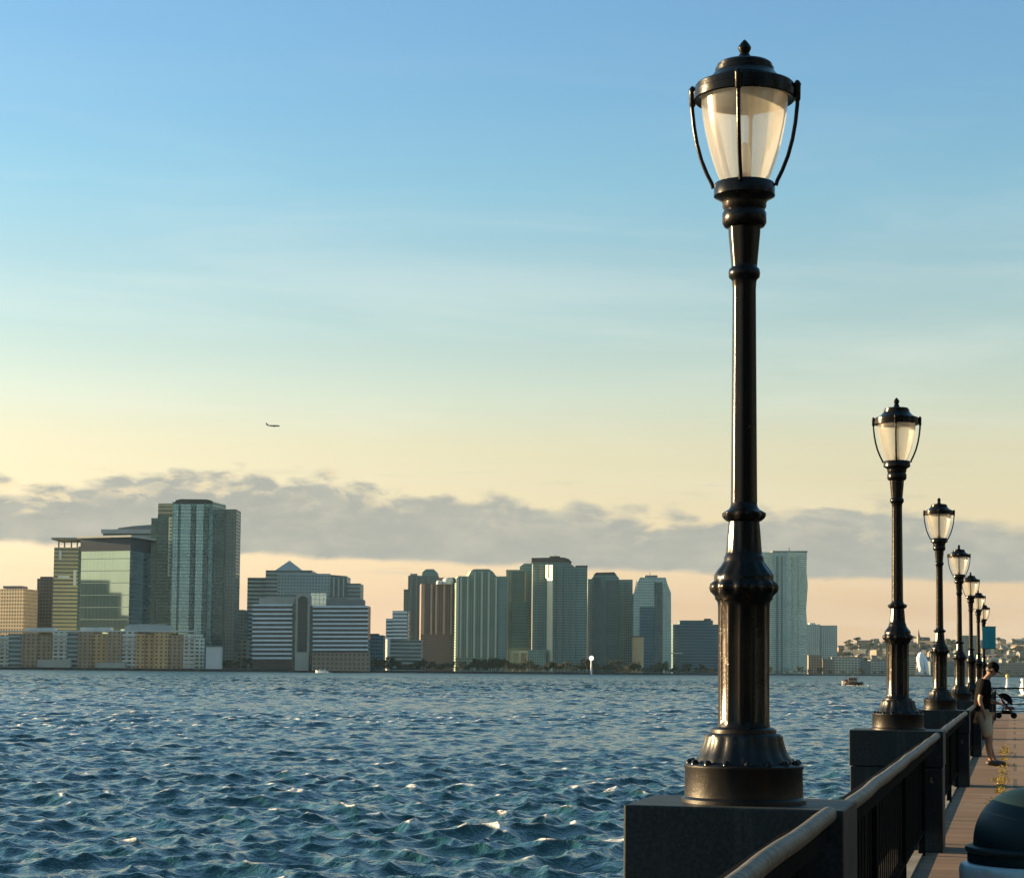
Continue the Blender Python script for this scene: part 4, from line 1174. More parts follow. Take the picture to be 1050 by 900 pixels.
while u < 1075:
    put_tree(trr.choice([0, 2, 2]), u, float(np.interp(u, SU, SY)) + trr.uniform(8, 60), G, trr.uniform(.6, 1.0)); u += trr.uniform(5, 14)
for i in range(150):
    u = trr.uniform(832, 1078); Y = trr.uniform(3360, 4330)
    put_tree(3, u, Y, hill_z(u, Y) - .5, trr.uniform(.75, 1.35))

# --- beacon, sculpture
m_white = simple_mat('white_paint', (0.80, 0.80, 0.78), 0.45, var=.04)
m_glare, g = new_mat('sun_glare_globe')
em = g.node('ShaderNodeEmission'); g.put(em.inputs['Color'], (1.0, 0.9, 0.72)); em.inputs['Strength'].default_value = 0.6  # emission stands in for sun glare on the shiny globe, no lamp inside
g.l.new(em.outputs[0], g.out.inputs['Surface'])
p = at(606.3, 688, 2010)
t = thing('orb', 'round shiny globe with an added sun glare glow on a short post at the far waterline', 'orb', (p.x, 2010, G - 1))
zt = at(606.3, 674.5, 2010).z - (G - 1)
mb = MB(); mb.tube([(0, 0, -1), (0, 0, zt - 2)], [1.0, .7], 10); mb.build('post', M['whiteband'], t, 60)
mb = MB(); mb.lathe([(2.4 * math.cos(k * math.pi / 12 - math.pi / 2) + .01, zt + 2.4 * math.sin(k * math.pi / 12 - math.pi / 2)) for k in range(13)], 20); mb.build('globe', m_glare, t, 180)
m_marble = simple_mat('white_marble', (0.72, 0.76, 0.80), 0.5, var=.05, scale=.1)
Y = 2960
p = at(946, 688, Y)
t = thing('sculpture', 'tall smooth white abstract sculpture standing on the far shore', 'sculpture', (p.x, Y, G))
k_ = Y / 2000
H_ = 23.5 * k_
pts_ = [(-1.2, 0), (-1.6, .12), (-1.2, .3), (-1.9, .5), (-2.3, .72), (-1.4, .9), (-.6, .985), (-.4, 1.0)]
rad_ = [2.6, 2.4, 2.7, 3.6, 4.0, 3.3, 1.6, .2]
mb = MB(); mb.tube([(a * k_, 0, b_ * H_) for a, b_ in pts_], [r * k_ for r in rad_], 20); mb.build('upright_form', m_marble, t, 180)
pts_ = [(5.6, 0), (5.2, .12), (4.0, .35), (2.6, .6), (1.4, .78), (.4, .86)]
rad_ = [1.6, 1.6, 2.1, 2.5, 2.2, .3]
mb = MB(); mb.tube([(a * k_, -.5, b_ * H_) for a, b_ in pts_], [r * k_ for r in rad_], 16); mb.build('leaning_form', m_marble, t, 180)
mb = MB(); mb.box((-11, -8, -3), (14, 8, -.05)); mb.build('base', m_bulk, t)

# ------------------------------------------------------------------ boats
def hull(L_, B_, H_, d=.4):
    """open-topped boat hull along +X (bow), closed by a deck"""
    mb = MB(); st_ = [(-.5, .8, .0), (-.25, 1, 0), (.1, 1, .03), (.32, .72, .14), (.44, .35, .28), (.5, .03, .38)]
    v = []
    for x, w, s_ in st_:
        for (yy, zz_) in ((-.5, 1), (-.42, .45), (-.2, -d), (.2, -d), (.42, .45), (.5, 1)):
            v.append((x * L_, yy * w * B_, (zz_ if zz_ < 1 else 1 + s_) * H_))
    n_ = 6
    f = [(i * n_ + k, (i + 1) * n_ + k, (i + 1) * n_ + k + 1, i * n_ + k + 1) for i in range(len(st_) - 1) for k in range(n_ - 1)]
    f += [(i * n_ + 5, (i + 1) * n_ + 5, (i + 1) * n_, i * n_) for i in range(len(st_) - 1)] + [tuple(range(n_))[::-1], tuple((len(st_) - 1) * n_ + k for k in range(n_))]
    mb.add(v, f); return mb
m_darkglass = simple_mat('dark_window', (0.02, 0.025, 0.03), 0.15, var=.1)
m_foam = simple_mat('wake_foam', (0.75, 0.74, 0.70), 0.9, var=.1)
m_hulld = simple_mat('dark_hull', (0.035, 0.028, 0.026), 0.5, var=.3, scale=1)
m_tan = simple_mat('tan_cabin', (0.19, 0.16, 0.12), 0.6, var=.15, scale=1)
m_red = simple_mat('dull_red', (0.11, 0.025, 0.022), 0.6, var=.2, scale=3)
def wake(t, L_, B_, seed, n_=60):
    r = random.Random(seed); mb = MB()
    for _ in range(n_):
        x = r.uniform(-.75, .5) * L_; sgn = r.choice((-1, 1)); y = sgn * B_ * (.45 + .25 * max(0, .5 - x / L_) + r.uniform(-.08, .1))
        s_ = r.uniform(.04, .1) * L_ * .6
        mb.lathe([(s_, 0), (s_ * .8, s_ * .35), (.01, s_ * .6)], 6, (x, y, r.uniform(-.05, .1)))
    mb.build('bow_wave', m_foam, t)
p = at(330, 690, 1460)
t = thing('speedboat', 'small white speedboat on the river below the striped offices', 'boat', (p.x, 1460, .2), R(172))
hull(9.5, 3.0, 1.5).build('hull', m_white, t)
mb = MB(); mb.box((-2.6, -1.1, 1.55), (1.6, 1.1, 2.5)); mb.build('cabin', m_white, t, bevel=.15)
mb = MB(); mb.box((-1.9, -1.13, 1.8), (1.2, 1.13, 2.25)); mb.build('window', m_darkglass, t)
wake(t, 9.5, 3.0, 1)
p = at(874, 700, 548)
t = thing('workboat', 'small dark workboat with a tan wheelhouse on the river left of the second lamp', 'boat', (p.x, 548, .1), R(160))
hull(6.0, 2.4, 1.15).build('hull', m_hulld, t)
mb = MB(); mb.box((-1.3, -.85, 1.18), (1.0, .85, 2.3)); c_ = mb.build('wheelhouse', m_tan, t, bevel=.06)
for x0, x1 in ((-1.15, -.45), (-.3, .3), (.4, .9)):
    mb = MB(); mb.box((x0, -.875, 1.65), (x1, .875, 2.1)); mb.build('window', m_darkglass, c_)
mb = MB(); mb.box((-2.0, -1.0, 2.32), (1.25, 1.0, 2.44)); mb.build('roof', m_tan, t)
mb = MB(); mb.tube([(-.2, 0, 2.45), (-.2, 0, 3.5)], .06, 6); mb.tube([(-.2, -.5, 3.1), (-.2, .5, 3.1)], .04, 6); mb.build('mast', m_hulld, t)
mb = MB(); mb.box((1.25, -.45, 1.3), (2.0, .45, 1.85)); mb.build('deck_box', m_red, t)
mb = MB()
for sy in (-1, 1): mb.tube([(-2.9, sy * 1.0, 1.0), (-.5, sy * 1.27, 1.0), (1.2, sy * 1.2, 1.05), (2.3, sy * .7, 1.25), (3.0, 0, 1.5)], .13, 8)
mb.build('fender', m_hulld, t, 60)
wake(t, 6.0, 2.4, 2)
Yb = 345
p = at(1052, 700, Yb)
t = thing('motorboat', 'white motorboat half cut off at the right edge beyond the end railing', 'boat', (p.x, Yb, .1), R(80))
hull(6.5, 2.3, 1.3).build('hull', m_white, t)
mb = MB(); mb.box((-1.8, -.85, 1.35), (1.2, .85, 2.9)); c_ = mb.build('cabin', m_white, t, bevel=.12)
mb = MB(); mb.box((-1.4, -.87, 2.0), (1.0, .87, 2.5)); mb.build('window', m_darkglass, c_)
mb = MB(); mb.tube([(0, 0, 2.9), (0, 0, 4.2)], .04, 6); mb.build('mast', m_white, t)
# channel marker
Yb = 470
p = at(1033, 700, Yb)
t = thing('marker_buoy', 'slim white marker buoy with a yellow top beyond the end railing', 'buoy', (p.x, Yb, 0))
m_yel = simple_mat('yellow_paint', (0.62, 0.42, 0.08), 0.5, var=.1)
mb = MB(); mb.lathe([(.35, -.6), (.75, -.1), (.75, .35), (.5, .7), (.32, 1.2), (.30, 2.6)], 16); mb.build('float', m_white, t, 50)
mb = MB(); mb.lathe([(.16, 2.61), (.14, 3.0), (.42, 3.05), (.42, 3.6), (.1, 3.8)], 12); mb.build('top_mark', m_yel, t, 40)

# ------------------------------------------------------------------ airliner
Y = 4800
p = at(280, 436.5, Y)
m_plane = simple_mat('grey_aircraft_skin', (0.22, 0.21, 0.19), 0.5, var=.05)
t = thing('airliner', 'tiny airliner flying right high above the cloud bank', 'airplane', p, 0)
t.rotation_euler = (R(8), R(-1), R(12))
mb = MB()
fr = [(-17, .2, 1.3), (-14, .8, 1.0), (-9, 1.6, .4), (-3, 1.95, 0), (10, 1.95, 0), (14, 1.6, -.1), (16.5, .9, -.35), (17.6, .1, -.5)]
mb.tube([(x, 0, z) for x, r, z in fr], [r for x, r, z in fr], 14); mb.build('fuselage', m_plane, t, 60)
def panel(pts, th):
    n_ = len(pts); mb = MB(); mb.add([(x, y, z - th / 2) for x, y, z in pts] + [(x, y, z + th / 2) for x, y, z in pts],
        [tuple(range(n_))[::-1], tuple(range(n_, 2 * n_))] + [(i, (i + 1) % n_, n_ + (i + 1) % n_, n_ + i) for i in range(n_)]); return mb
for s_ in (-1, 1):
    panel([(4, s_ * 1.5, -.9), (-1.5, s_ * 1.5, -.9), (-5.6, s_ * 17, .9), (-3.8, s_ * 17, .9)], .35).build('wing', m_plane, t)
    panel([(-12.6, s_ * .6, 1.1), (-15.6, s_ * .6, 1.1), (-17, s_ * 6.2, 1.6), (-15.6, s_ * 6.2, 1.6)], .2).build('tailplane', m_plane, t)
    mb = MB(); mb.tube([(4.4, s_ * 5.6, -1.9), (3.4, s_ * 5.6, -1.9), (.6, s_ * 5.6, -1.8)], [.95, 1.05, .6], 12); mb.build('engine', m_plane, t, 60)
mb = MB(); mb.add([(-11, -.15, 1.4), (-16.4, -.15, 1.6), (-18.2, -.15, 7.2), (-15.8, -.15, 7.2), (-11, .15, 1.4), (-16.4, .15, 1.6), (-18.2, .15, 7.2), (-15.8, .15, 7.2)],
    [(0, 1, 2, 3), (7, 6, 5, 4), (0, 4, 5, 1), (1, 5, 6, 2), (2, 6, 7, 3), (3, 7, 4, 0)]); mb.build('tail_fin', m_plane, t)

# ------------------------------------------------------------------ end railing across the promenade
S_X = 82.0
t = thing('end_railing', 'low dark railing closing the far end of the promenade', 'railing', row(S_X, 0, DECK_Z), PROM)
for z_ in (1.06,):
    mb = MB(); mb.tube([(-1.4, 0, z_), (13.5, 0, z_)], .035, 10); mb.build('handrail', m_rail_dark, t, 60)
for z_ in (.14, .42, .70):
    mb = MB(); mb.tube([(-1.4, 0, z_), (13.5, 0, z_)], .018, 8); mb.build('crossbar', m_rail_dark, t, 60)
for k in range(9):
    mb = MB(); mb.box((-1.4 + k * 1.85, -.035, 0), (-1.33 + k * 1.85, .035, 1.03)); mb.build('post', m_rail_dark, t)

# ------------------------------------------------------------------ banner on the farthest lamp
m_teal = simple_mat('teal_cloth', (0.012, 0.22, 0.26), 0.7, var=.06, scale=4)
L7 = row(S1 + 6 * PITCH_S, LAT, PL_TOP)
Yb = L7.y - .3
tl, br = at(1007.3, 642.5, Yb), at(1021, 664.5, Yb)
t = thing('banner', 'small plain teal banner hanging on the farthest lamp post', 'banner', (tl.x, Yb, br.z), 0)
W, H = br.x - tl.x, tl.z - br.z
mb = MB(); nx, nz = 10, 8
f_ = lambda i, k: (W * i / nx, .015 * math.sin(i * .9 + k * .3), H * k / nz)
v = [f_(i, k) for k in range(nz + 1) for i in range(nx + 1)]
v2 = [(x, y + .008, z) for x, y, z in v]; q_ = len(v)
fs = [(k * (nx + 1) + i, k * (nx + 1) + i + 1, (k + 1) * (nx + 1) + i + 1, (k + 1) * (nx + 1) + i) for k in range(nz) for i in range(nx)]
mb.add(v + v2, fs + [tuple(q_ + a for a in f[::-1]) for f in fs])
mb.build('cloth', m_teal, t, 180)
for z_ in (-.012, H + .012):
    mb = MB(); mb.tube([(W + .03, .004, z_), (-.02, .004, z_), (L7.x - tl.x, .28, z_)], .011, 8); mb.build('banner_arm', m_rail_dark, t, 60)

# ------------------------------------------------------------------ person leaning on the railing
def skin_mesh(joints, edges, radii, levels=2, root=0):
    me = bpy.data.meshes.new('tmp'); me.from_pydata(joints, edges, [])
    o = bpy.data.objects.new('tmp', me); COL.objects.link(o)
    o.modifiers.new('skin', 'SKIN')
    for i, r in enumerate(radii):
        sv = me.skin_vertices[0].data[i]
        sv.radius = r if isinstance(r, tuple) else (r, r); sv.use_root = (i == root)
    o.modifiers['skin'].use_smooth_shade = True
    ss = o.modifiers.new('sub', 'SUBSURF'); ss.levels = ss.render_levels = levels
    dg = bpy.context.evaluated_depsgraph_get()
    out = bpy.data.meshes.new_from_object(o.evaluated_get(dg))
    bpy.data.objects.remove(o); bpy.data.meshes.remove(me)
    return out
def skin_part(name, chain, mat, parent, levels=2, extra=None):
    J, Rr, Ed, idx = [], [], [], {}
    for nm, p, r, par in chain:
        idx[nm] = len(J); J.append(p); Rr.append(r)
        if par: Ed.append((idx[par], idx[nm]))
    me = skin_mesh(J, Ed, Rr, levels)
    me.name = name
    if extra:
        bm = bmesh.new(); bm.from_mesh(me); extra(bm); bm.to_mesh(me); bm.free()
    me.polygons.foreach_set('use_smooth', [True] * len(me.polygons))
    me.materials.clear(); me.materials.append(mat)
    o = bpy.data.objects.new(name, me); COL.objects.link(o); o.parent = parent
    return o
m_skin = simple_mat('skin', (0.30, 0.165, 0.105), 0.5, var=.08, scale=6)
m_black_cloth = simple_mat('black_cotton', (0.005, 0.0045, 0.0045), 0.9, var=.2, scale=6, spec=.08)
m_khaki = simple_mat('pale_khaki_cloth', (0.46, 0.38, 0.27), 0.85, var=.1, scale=6)
m_shoe = simple_mat('dark_shoe', (0.03, 0.024, 0.02), 0.6, var=.2)
m_hair = simple_mat('dark_hair', (0.02, 0.014, 0.01), 0.6)
pp = at(1014, 782, 34.6)
per = thing('person', 'person in black shirt, dark cap and pale knee shorts leaning on the railing, head bowed', 'person',
            (pp.x, pp.y, DECK_Z + .002), PROM + R(6))
per.scale = (1.04, 1.04, 1.04)
HP, CH = (-.10, 0, .93), (-.07, 0, 1.33)
def arm(tag_, sy, el, wr, up, r=1.0):
    c = [('sh' + tag_, (-.07, sy * .17, 1.39), .058, 'ch'), ('el' + tag_, el, .042, 'sh' + tag_), ('wr' + tag_, wr, .028, 'el' + tag_)]
    d = (Vector(wr) - Vector(el)).normalized(); side = d.cross(Vector(up)).normalized()
    pm = Vector(wr) + d * .07
    c.append(('pm' + tag_, tuple(pm), (.036, .018), 'wr' + tag_))
    for k, (off, ln) in enumerate(((-.03, .060), (-.010, .072), (.010, .068), (.028, .054))):
        a = pm + side * off + d * .02; b_ = a + d * ln * .55 + Vector(up) * -.012; e_ = b_ + d * ln * .35 + Vector(up) * -.028
        c += [('f%d%sa' % (k, tag_), tuple(a), .010, 'pm' + tag_), ('f%d%sb' % (k, tag_), tuple(b_), .009, 'f%d%sa' % (k, tag_)), ('f%d%sc' % (k, tag_), tuple(e_), .007, 'f%d%sb' % (k, tag_))]
    a = Vector(wr) + d * .03 - side * .035; b_ = a + d * .04 - side * .02
    c += [('t' + tag_ + 'a', tuple(a), .011, 'wr' + tag_), ('t' + tag_ + 'b', tuple(b_), .008, 't' + tag_ + 'a')]
    return c
body = [('pel', HP, (.13, .10), None), ('sp', (-.10, 0, 1.10), (.125, .095), 'pel'), ('ch', CH, (.15, .105), 'sp'), ('nk', (-.03, 0, 1.47), .052, 'ch'), ('nk2', (.015, 0, 1.53), .050, 'nk'), ('hd', (.05, 0, 1.575), .055, 'nk2')]
body += arm('n', -1, (-.17, -.25, 1.12), (-.10, -.22, .90), (1, 0, 0))
body += arm('f', 1, (-.02, .24, 1.12), (.16, .12, 1.06), (0, 0, 1))
for tg, sy, kx, fx in (('n', -1, -.01, .02), ('f', 1, .03, .10)):
    body += [('hp' + tg, (-.09, sy * .085, .86), .092, 'pel'), ('kn' + tg, (kx, sy * .10, .49), .056, 'hp' + tg), ('cf' + tg, (kx - .01, sy * .10, .34), .054, 'kn' + tg), ('ak' + tg, (fx, sy * .10, .09), .036, 'cf' + tg), ('bl' + tg, (fx + .12, sy * .11, .035), (.038, .026), 'ak' + tg)]
HC = Vector((.065, 0, 1.625))
def head(bm):
    tilt = Matrix.Rotation(R(24), 4, 'Y')
    r_ = bmesh.ops.create_uvsphere(bm, u_segments=28, v_segments=20, radius=.1)
    for q in r_['verts']:
        x, y, z = q.co
        k = 1 - .22 * max(0, -z / .1)
        x, y, z = x * .98 * k, y * .78 * k, z * 1.18
        if x > .05 and abs(y) < .02 and -.035 < z < .02: x += .020 * (1 - abs(y) / .02) * (1 - (z + .035) / .055 * .5)      # nose
        if x > .05 and .012 < abs(y) < .045 and 0.008 < z < .03: x -= .010                                                   # eye sockets
        if x > .04 and abs(y) < .028 and -.062 < z < -.045: x += .006                                                        # mouth
        if abs(y) > .068 and abs(z) < .03 and abs(x) < .025: y *= 1.16                                                       # ears
        q.co = tilt @ Vector((x, y, z)) + HC
skin_part('body', body, m_skin, per, 2, head)
skin_part('shirt', [('pel', (-.10, 0, .88), (.19, .165), None), ('sp', (-.105, 0, 1.10), (.185, .155), 'pel'), ('ch', (-.07, 0, 1.34), (.205, .165), 'sp'), ('nk', (-.04, 0, 1.455), (.095, .09), 'ch'),
                    ('shn', (-.075, -.17, 1.39), .098, 'ch'), ('sln', (-.15, -.236, 1.17), .084, 'shn'), ('shf', (-.075, .17, 1.39), .098, 'ch'), ('slf', (-.035, .225, 1.17), .084, 'shf')], m_black_cloth, per)
skin_part('shorts', [('pel', (-.10, 0, .93), (.165, .14), None), ('hpn', (-.085, -.088, .83), .128, 'pel'), ('thn', (-.04, -.10, .64), .112, 'hpn'), ('knn', (-.012, -.10, .46), .100, 'thn'),
                     ('hpf', (-.085, .088, .83), .128, 'pel'), ('thf', (-.02, .10, .64), .112, 'hpf'), ('knf', (.025, .10, .46), .100, 'thf')], m_khaki, per)
for sy, fx in ((-1, .02), (1, .10)):
    mb = MB(); y0 = sy * .105
    mb.tube([(fx - .075, y0, .045), (fx - .02, y0, .055), (fx + .05, y0, .048), (fx + .13, y0, .036), (fx + .19, y0, .03)], [.028, .046, .044, .040, .020], 14); mb.build('shoe', m_shoe, per, 180)
mb = MB(); tl_ = Matrix.Rotation(R(24), 4, 'Y')
for a, b_ in ((0, 0),):
    mb.lathe([(.104, -.02), (.107, .02), (.103, .06), (.085, .098), (.05, .122), (.004, .130)], 24)
v = [tuple(tl_ @ Vector((x * .98, y * .84, z + .01)) + HC) for x, y, z in mb.v]
mb.v = v
br_ = [(.085, -.075, .012), (.125, -.06, .0), (.165, -.03, -.012), (.172, 0, -.014), (.165, .03, -.012), (.125, .06, .0), (.085, .075, .012)]
v = [tuple(tl_ @ Vector(q) + HC) for q in br_] + [tuple(tl_ @ Vector((x, y, z + .008)) + HC) for x, y, z in br_]
mb.add(v, [tuple(range(7)), tuple(range(13, 6, -1))] + [(i, i + 1, 8 + i, 7 + i) for i in range(6)])
mb.build('cap', m_black_cloth, per, 60)
mb = MB(); mb.lathe([(.05, -.07), (.088, -.05), (.096, -.02), (.098, .01), (.09, .02)], 20)
mb.v = [tuple(tl_ @ Vector((min(x, .02) * 1.0 - .008, y * .84, z)) + HC) for x, y, z in mb.v]
mb.build('hair', m_hair, per, 180)

# ------------------------------------------------------------------ stroller near the end railing
Ys = 72.0
sp_ = at(1032, 735, Ys)
t = thing('stroller', 'dark stroller with a dull red seat parked near the end railing', 'stroller', (sp_.x, Ys, DECK_Z + .006), R(-12))
for sx in (-.28, .26):
    for sy in (-.22, .22):
        mb = MB(); mb.lathe([(.05, -.025), (.085, -.028), (.11, -.018), (.11, .018), (.085, .028), (.05, .025)], 18)
        mb.v = [(x + sx, z + sy, y + .112) for x, y, z in mb.v]; w = mb.build('wheel', m_rail_dark, t, 50)
        mb = MB(); mb.lathe([(.02, -.02), (.084, -.012), (.084, .012), (.02, .02)], 12); mb.v = [(x + sx, z + sy, y + .112) for x, y, z in mb.v]; mb.build('rim', m_rail, w, 50)
mb = MB()
for sy in (-.22, .22):
    mb.tube([(.26, sy, .115), (.02, sy, .48), (-.30, sy, .88), (-.42, sy, .98)], .016, 8)
    mb.tube([(-.28, sy, .115), (.0, sy, .50), (.12, sy, .62)], .016, 8)
mb.tube([(-.28, -.22, .13), (-.28, .22, .13)], .014, 8); mb.tube([(.26, -.22, .13), (.26, .22, .13)], .014, 8)
mb.build('frame', m_rail_dark, t, 60)
mb = MB(); mb.tube([(-.42, -.235, .98), (-.455, -.15, 1.0), (-.455, .15, 1.0), (-.42, .235, .98)], .022, 10); mb.build('handle', m_rail_dark, t, 60)
mb = MB()
sp2 = [(.30, .34), (.26, .44), (.02, .42), (-.16, .72), (-.22, .70), (-.06, .34), (.20, .30)]
mb.add([(x, -.19, z) for x, z in sp2] + [(x, .19, z) for x, z in sp2], [tuple(range(7)), tuple(range(13, 6, -1))] + [(i, 7 + i, 7 + (i + 1) % 7, (i + 1) % 7) for i in range(7)])
mb.build('seat', m_red, t, bevel=.02)
mb = MB(); nr_ = 9
v = []
for k in range(nr_ + 1):
    a = R(-20 + 150 * k / nr_)
    for yy in (-.215, .215): v.append((-.10 + .33 * math.cos(a) * .95, yy, .60 + .33 * math.sin(a)))
for k in range(nr_ + 1):
    a = R(-20 + 150 * k / nr_)
    for yy in (-.20, .20): v.append((-.10 + .31 * math.cos(a) * .95, yy, .60 + .31 * math.sin(a)))
m2 = 2 * (nr_ + 1)
f = []
for k in range(nr_):
    f += [(2 * k, 2 * k + 1, 2 * k + 3, 2 * k + 2), (m2 + 2 * k, m2 + 2 * k + 2, m2 + 2 * k + 3, m2 + 2 * k + 1)]
for yy in (0, 1):
    f.append(tuple(2 * k + yy for k in range(nr_ + 1)) if yy == 0 else tuple(2 * k + 1 for k in range(nr_, -1, -1)))
mb.add(v, f); mb.build('hood', m_black_cloth, t, 50)
mb = MB(); mb.box((-.20, -.18, .16), (.18, .18, .30)); mb.build('basket', m_black_cloth, t, bevel=.04)

# ------------------------------------------------------------------ litter bin with a domed lid
m_bin, g = new_mat('dark_teal_plastic')
tc = g.node('ShaderNodeTexCoord')
n_ = g.noise(tc.outputs['Object'], 9, 5, 0.6)
g.l.new(g.principled(Base_Color=g.mix(n_, (0.002, 0.011, 0.013), (0.004, 0.018, 0.021)), Roughness=g.math('MULTIPLY_ADD', n_, .25, .40), Specular_IOR_Level=.25, Normal=g.bump(g.noise(tc.outputs['Object'], 60, 4, .6), .08, .004)), g.out.inputs['Surface'])
m_bag, g = new_mat('pale_blue_liner')
tc = g.node('ShaderNodeTexCoord')
n_ = g.noise(tc.outputs['Object'], 22, 5, 0.65, 1.0)
g.l.new(g.principled(Base_Color=g.mix(n_, (0.34, 0.45, 0.49), (0.42, 0.54, 0.58)), Roughness=.35, Normal=g.bump(n_, .25, .012)), g.out.inputs['Surface'])
Yc = 9.7
c0 = at(1062, 808, Yc)
zr = lambda v: at(1062, v, Yc).z - DECK_Z
t = thing('litter_bin', 'domed dark teal litter bin with a pale liner, cut off at the lower right corner', 'litter bin', (c0.x, c0.y, DECK_Z + .006), PROM + R(8))
k_ = Yc / 2000.0
ztop, zfl = zr(808), zr(868)
mb = MB()
dome = [(62.5 * k_, zfl)] + [(62.5 * k_ * math.cos(a) ** .85, zfl + .01 + (ztop - zfl - .01) * math.sin(a)) for a in [R(5 * i) for i in range(0, 18)]] + [(.003, ztop)]
mb.lathe(dome, 72); mb.build('domed_lid', m_bin, t, 50)
mb = MB(); fz = zfl - .001
mb.lathe([(66 * k_, fz - .082), (68.5 * k_, fz - .078), (68.5 * k_, fz - .035), (70 * k_, fz - .03), (71 * k_, fz - .018), (70 * k_, fz - .006), (66 * k_, fz)], 72); mb.build('lid_rim', m_bin, t, 40)
mb = MB()
zl = fz - .084
lp = [(74 * k_, zl - .22), (75.5 * k_, zl - .12), (77 * k_, zl - .04), (76 * k_, zl - .012), (73 * k_, zl - .002), (66 * k_, zl)]
rr_ = random.Random(3)
mb.lathe(lp, 96, mod=lambda i, a: 1 + .012 * math.sin(9 * a + i) + .008 * math.sin(23 * a + 2 * i)); mb.build('liner_edge', m_bag, t, 180)
mb = MB(); mb.lathe([(.25, .0), (.26, .04), (.335, zl - .24), (.34, zl - .20)], 48); mb.build('bin_body', m_bin, t, 40)
for k in range(24):
    a = 2 * math.pi * k / 24
    mb = MB(); mb.tube([(.285 * math.cos(a), .285 * math.sin(a), .03), (.352 * math.cos(a), .352 * math.sin(a), zl - .235)], .012, 6); mb.build('slat', m_bin, t, 50)
# opening hood: raised frame and dark mouth towards the camera
for ad in (-78, 102):
    mb = MB(); a0 = R(ad)
    hw = 22 * k_; pts_ = []
    def dome_pt(lat_off, z, pr=1.012):
        sn = min(.999, max(0, (z - zfl - .01) / (ztop - zfl - .01))); rad = 62.5 * k_ * math.cos(math.asin(sn)) ** .85 * pr
        da = lat_off / max(rad, .05)
        return Vector((rad * math.cos(a0 + da), rad * math.sin(a0 + da), z))
    z0, z1 = zr(856), zr(824)
    path = [dome_pt(-hw, z0), dome_pt(-hw, z0 * .5 + z1 * .5), dome_pt(-hw, z1 - .02), dome_pt(-hw * .8, z1), dome_pt(hw * .8, z1), dome_pt(hw, z1 - .02), dome_pt(hw, z0 * .5 + z1 * .5), dome_pt(hw, z0), dome_pt(-hw, z0)]
    mb.tube(path, .017, 8); fr = mb.build('opening_frame', m_bin, t, 60)
    mb = MB(); v = []; nx_, nz_ = 8, 6
    for j in range(nz_ + 1):
        for i in range(nx_ + 1): v.append(dome_pt(-hw + 2 * hw * i / nx_, z0 + (z1 - z0) * j / nz_, 1.006))
    mb.add(v, [(j * (nx_ + 1) + i, j * (nx_ + 1) + i + 1, (j + 1) * (nx_ + 1) + i + 1, (j + 1) * (nx_ + 1) + i) for j in range(nz_) for i in range(nx_)]); mb.build('push_flap', m_rail_dark, fr, 180)

# ------------------------------------------------------------------ park lawn behind and right, with unseen trees added to block sky light
m_lawn = simple_mat('park_lawn', (0.045, 0.06, 0.02), 0.95, var=.4, scale=1.5)
mb = MB(); rowbox(mb, -75, S_END, 14.01, 70, -2, DECK_Z + .02); rowbox(mb, -75, S_FRONT - .01, EDGE, 14, -2, DECK_Z + .02)
o = rowobj('park_lawn', mb, m_lawn); tag(o, kind='structure')
pr = random.Random(77)
mb = MB()
spots = [(-28 + 9 * k + pr.uniform(-2, 2), 19 + pr.uniform(0, 7)) for k in range(13)] + [(-40 + pr.uniform(-4, 4), 1 + 8 * k) for k in range(5)] + [(-24 + pr.uniform(-3, 3), 10 + 8 * k) for k in range(2)]
for s_, l_ in spots:
    h = pr.uniform(14, 19); rad = pr.uniform(4.5, 6)
    mb.tube([(l_, s_, DECK_Z - .2), (l_ + .3, s_, DECK_Z + h * .4), (l_, s_ + .3, DECK_Z + h * .75)], [.45, .33, .1], 8)
    cl = [(l_ + pr.gauss(0, rad * .45), s_ + pr.gauss(0, rad * .45), DECK_Z + h * pr.uniform(.28, .9), rad * pr.uniform(.35, .55)) for _ in range(14)]
    for _ in range(620):
        cx, cy, cz, cr = pr.choice(cl)
        d = Vector((pr.gauss(0, 1), pr.gauss(0, 1), pr.gauss(0, 1))).normalized() * cr * pr.random() ** .4
        c = Vector((cx, cy, cz)) + d
        a = Vector((pr.gauss(0, 1), pr.gauss(0, 1), pr.gauss(0, 1))).normalized(); b_ = a.orthogonal().normalized(); c2 = a.cross(b_); q = pr.uniform(.35, .75)
        mb.add([c - b_ * q - c2 * q * .6, c + b_ * q - c2 * q * .5, c + b_ * q * .8 + c2 * q * .6, c - b_ * q * .7 + c2 * q * .7], [(0, 1, 2, 3)])
o = rowobj('sky_blocking_trees', mb, m_leaf); tag(o, 'leafy trees added out of view behind the promenade to block sky light', 'trees', kind='stuff')

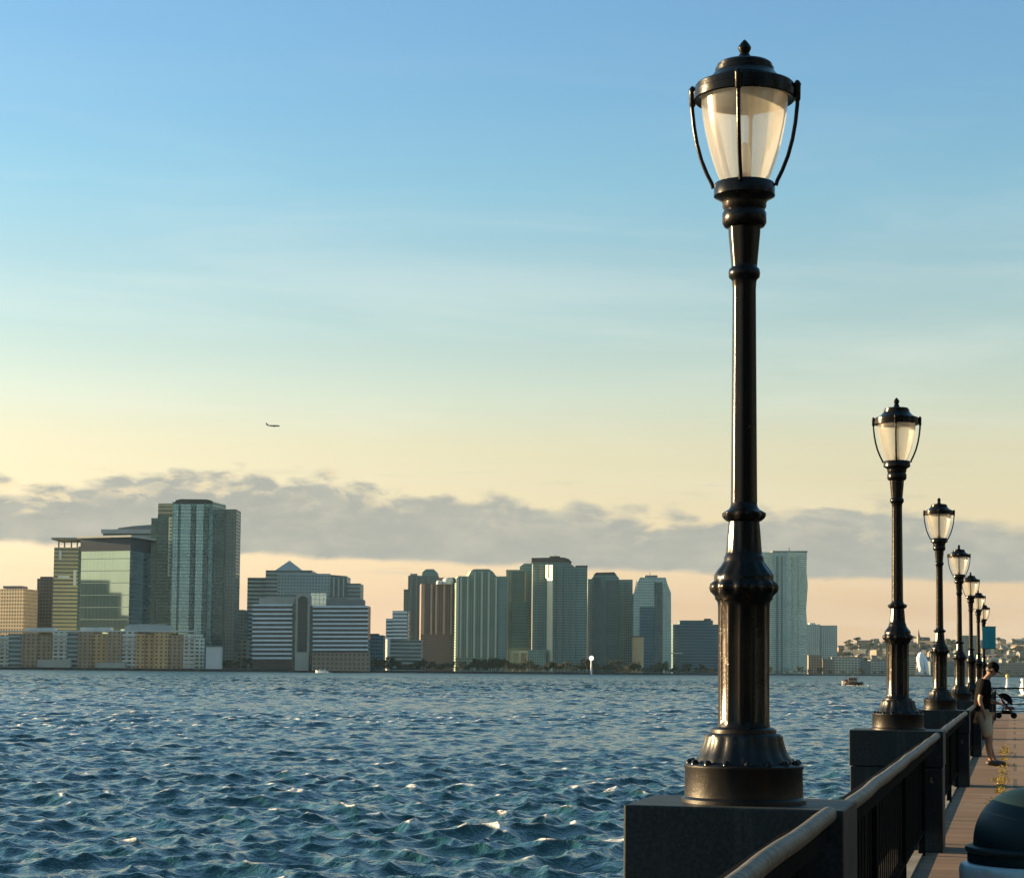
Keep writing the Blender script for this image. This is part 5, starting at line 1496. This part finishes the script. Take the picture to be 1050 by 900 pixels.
# ------------------------------------------------------------------ labels of the many small things on the far shore
ORDW = ['leftmost', 'second', 'third', 'fourth', 'fifth', 'sixth', 'seventh', 'eighth', 'ninth', 'tenth', 'eleventh', 'twelfth', 'thirteenth', 'fourteenth', 'fifteenth',
        'sixteenth', 'seventeenth', 'eighteenth', 'nineteenth', 'twentieth']
HAZE = MB(); HAZE.box((-7050, -3050, -3.5), (7050, 7050, 190))
m_haze, g = new_mat('thin_haze')
pv = g.node('ShaderNodeVolumePrincipled'); g.put(pv.inputs['Color'], (0.50, 0.78, 1.0)); pv.inputs['Anisotropy'].default_value = 0.0; pv.inputs['Density'].default_value = 1.5e-5
g.l.new(pv.outputs[0], g.out.inputs['Volume'])
o = HAZE.build('haze', m_haze); tag(o, kind='stuff')
ZONES = [(258, 'left of the striped offices'), (300, 'before the left striped office wing'), (340, 'below the arched portal'), (380, 'before the right striped office wing'), (413, 'before the low offices'),
         (432, 'below the dark slate tower'), (467, 'below the rose brick tower'), (494, 'below the left half of the grey green tower'), (520, 'below the right half of the grey green tower'), (546, 'below the slender tower'),
         (574, 'below the tallest middle tower'), (602, 'below the tallest middle tower\'s right shoulder'), (648, 'below the chamfered grey teal tower'), (690, 'below the pale gridded tower'), (735, 'before the navy office block'),
         (790, 'behind the big lamp post'), (830, 'below the wavy glass tower'), (860, 'below the blue grey block'), (897, 'left of the second lamp'), (936, 'right behind the second lamp'),
         (958, 'between the second and third lamps'), (980, 'between the third and fourth lamps'), (1003, 'around the fourth and fifth lamps'), (1022, 'behind the teal banner'), (2000, 'right of the teal banner')]
def zone(u): return next(t for x, t in ZONES if u < x)
def name_many(items, desc):
    groups = {}
    for t, u, Y, k in items:
        groups.setdefault((desc(k, u, Y), zone(u)), []).append((u, t))
    for (d, z), L in groups.items():
        L.sort(key=lambda q: q[0])
        for i, (u, t) in enumerate(L):
            t['label'] = ('%s %s' % (d, z)) if len(L) == 1 else '%s %s%s %s' % (ORDW[min(i, 19)], d, '' if i == 0 else ' from left', z)
def up(Y): return 'upper' if Y > 3950 else 'middle' if Y > 3640 else 'lower'
name_many(MANY, lambda k, u, Y: ('round dark tree', 'tall dark tree', 'low bush', up(Y) + ' hillside tree')[k])
name_many(HOUSES, lambda k, u, Y: ('cream', 'brick', 'grey', 'flat roofed', 'white')[k] + ' house on the ' + up(Y) + ' slope')
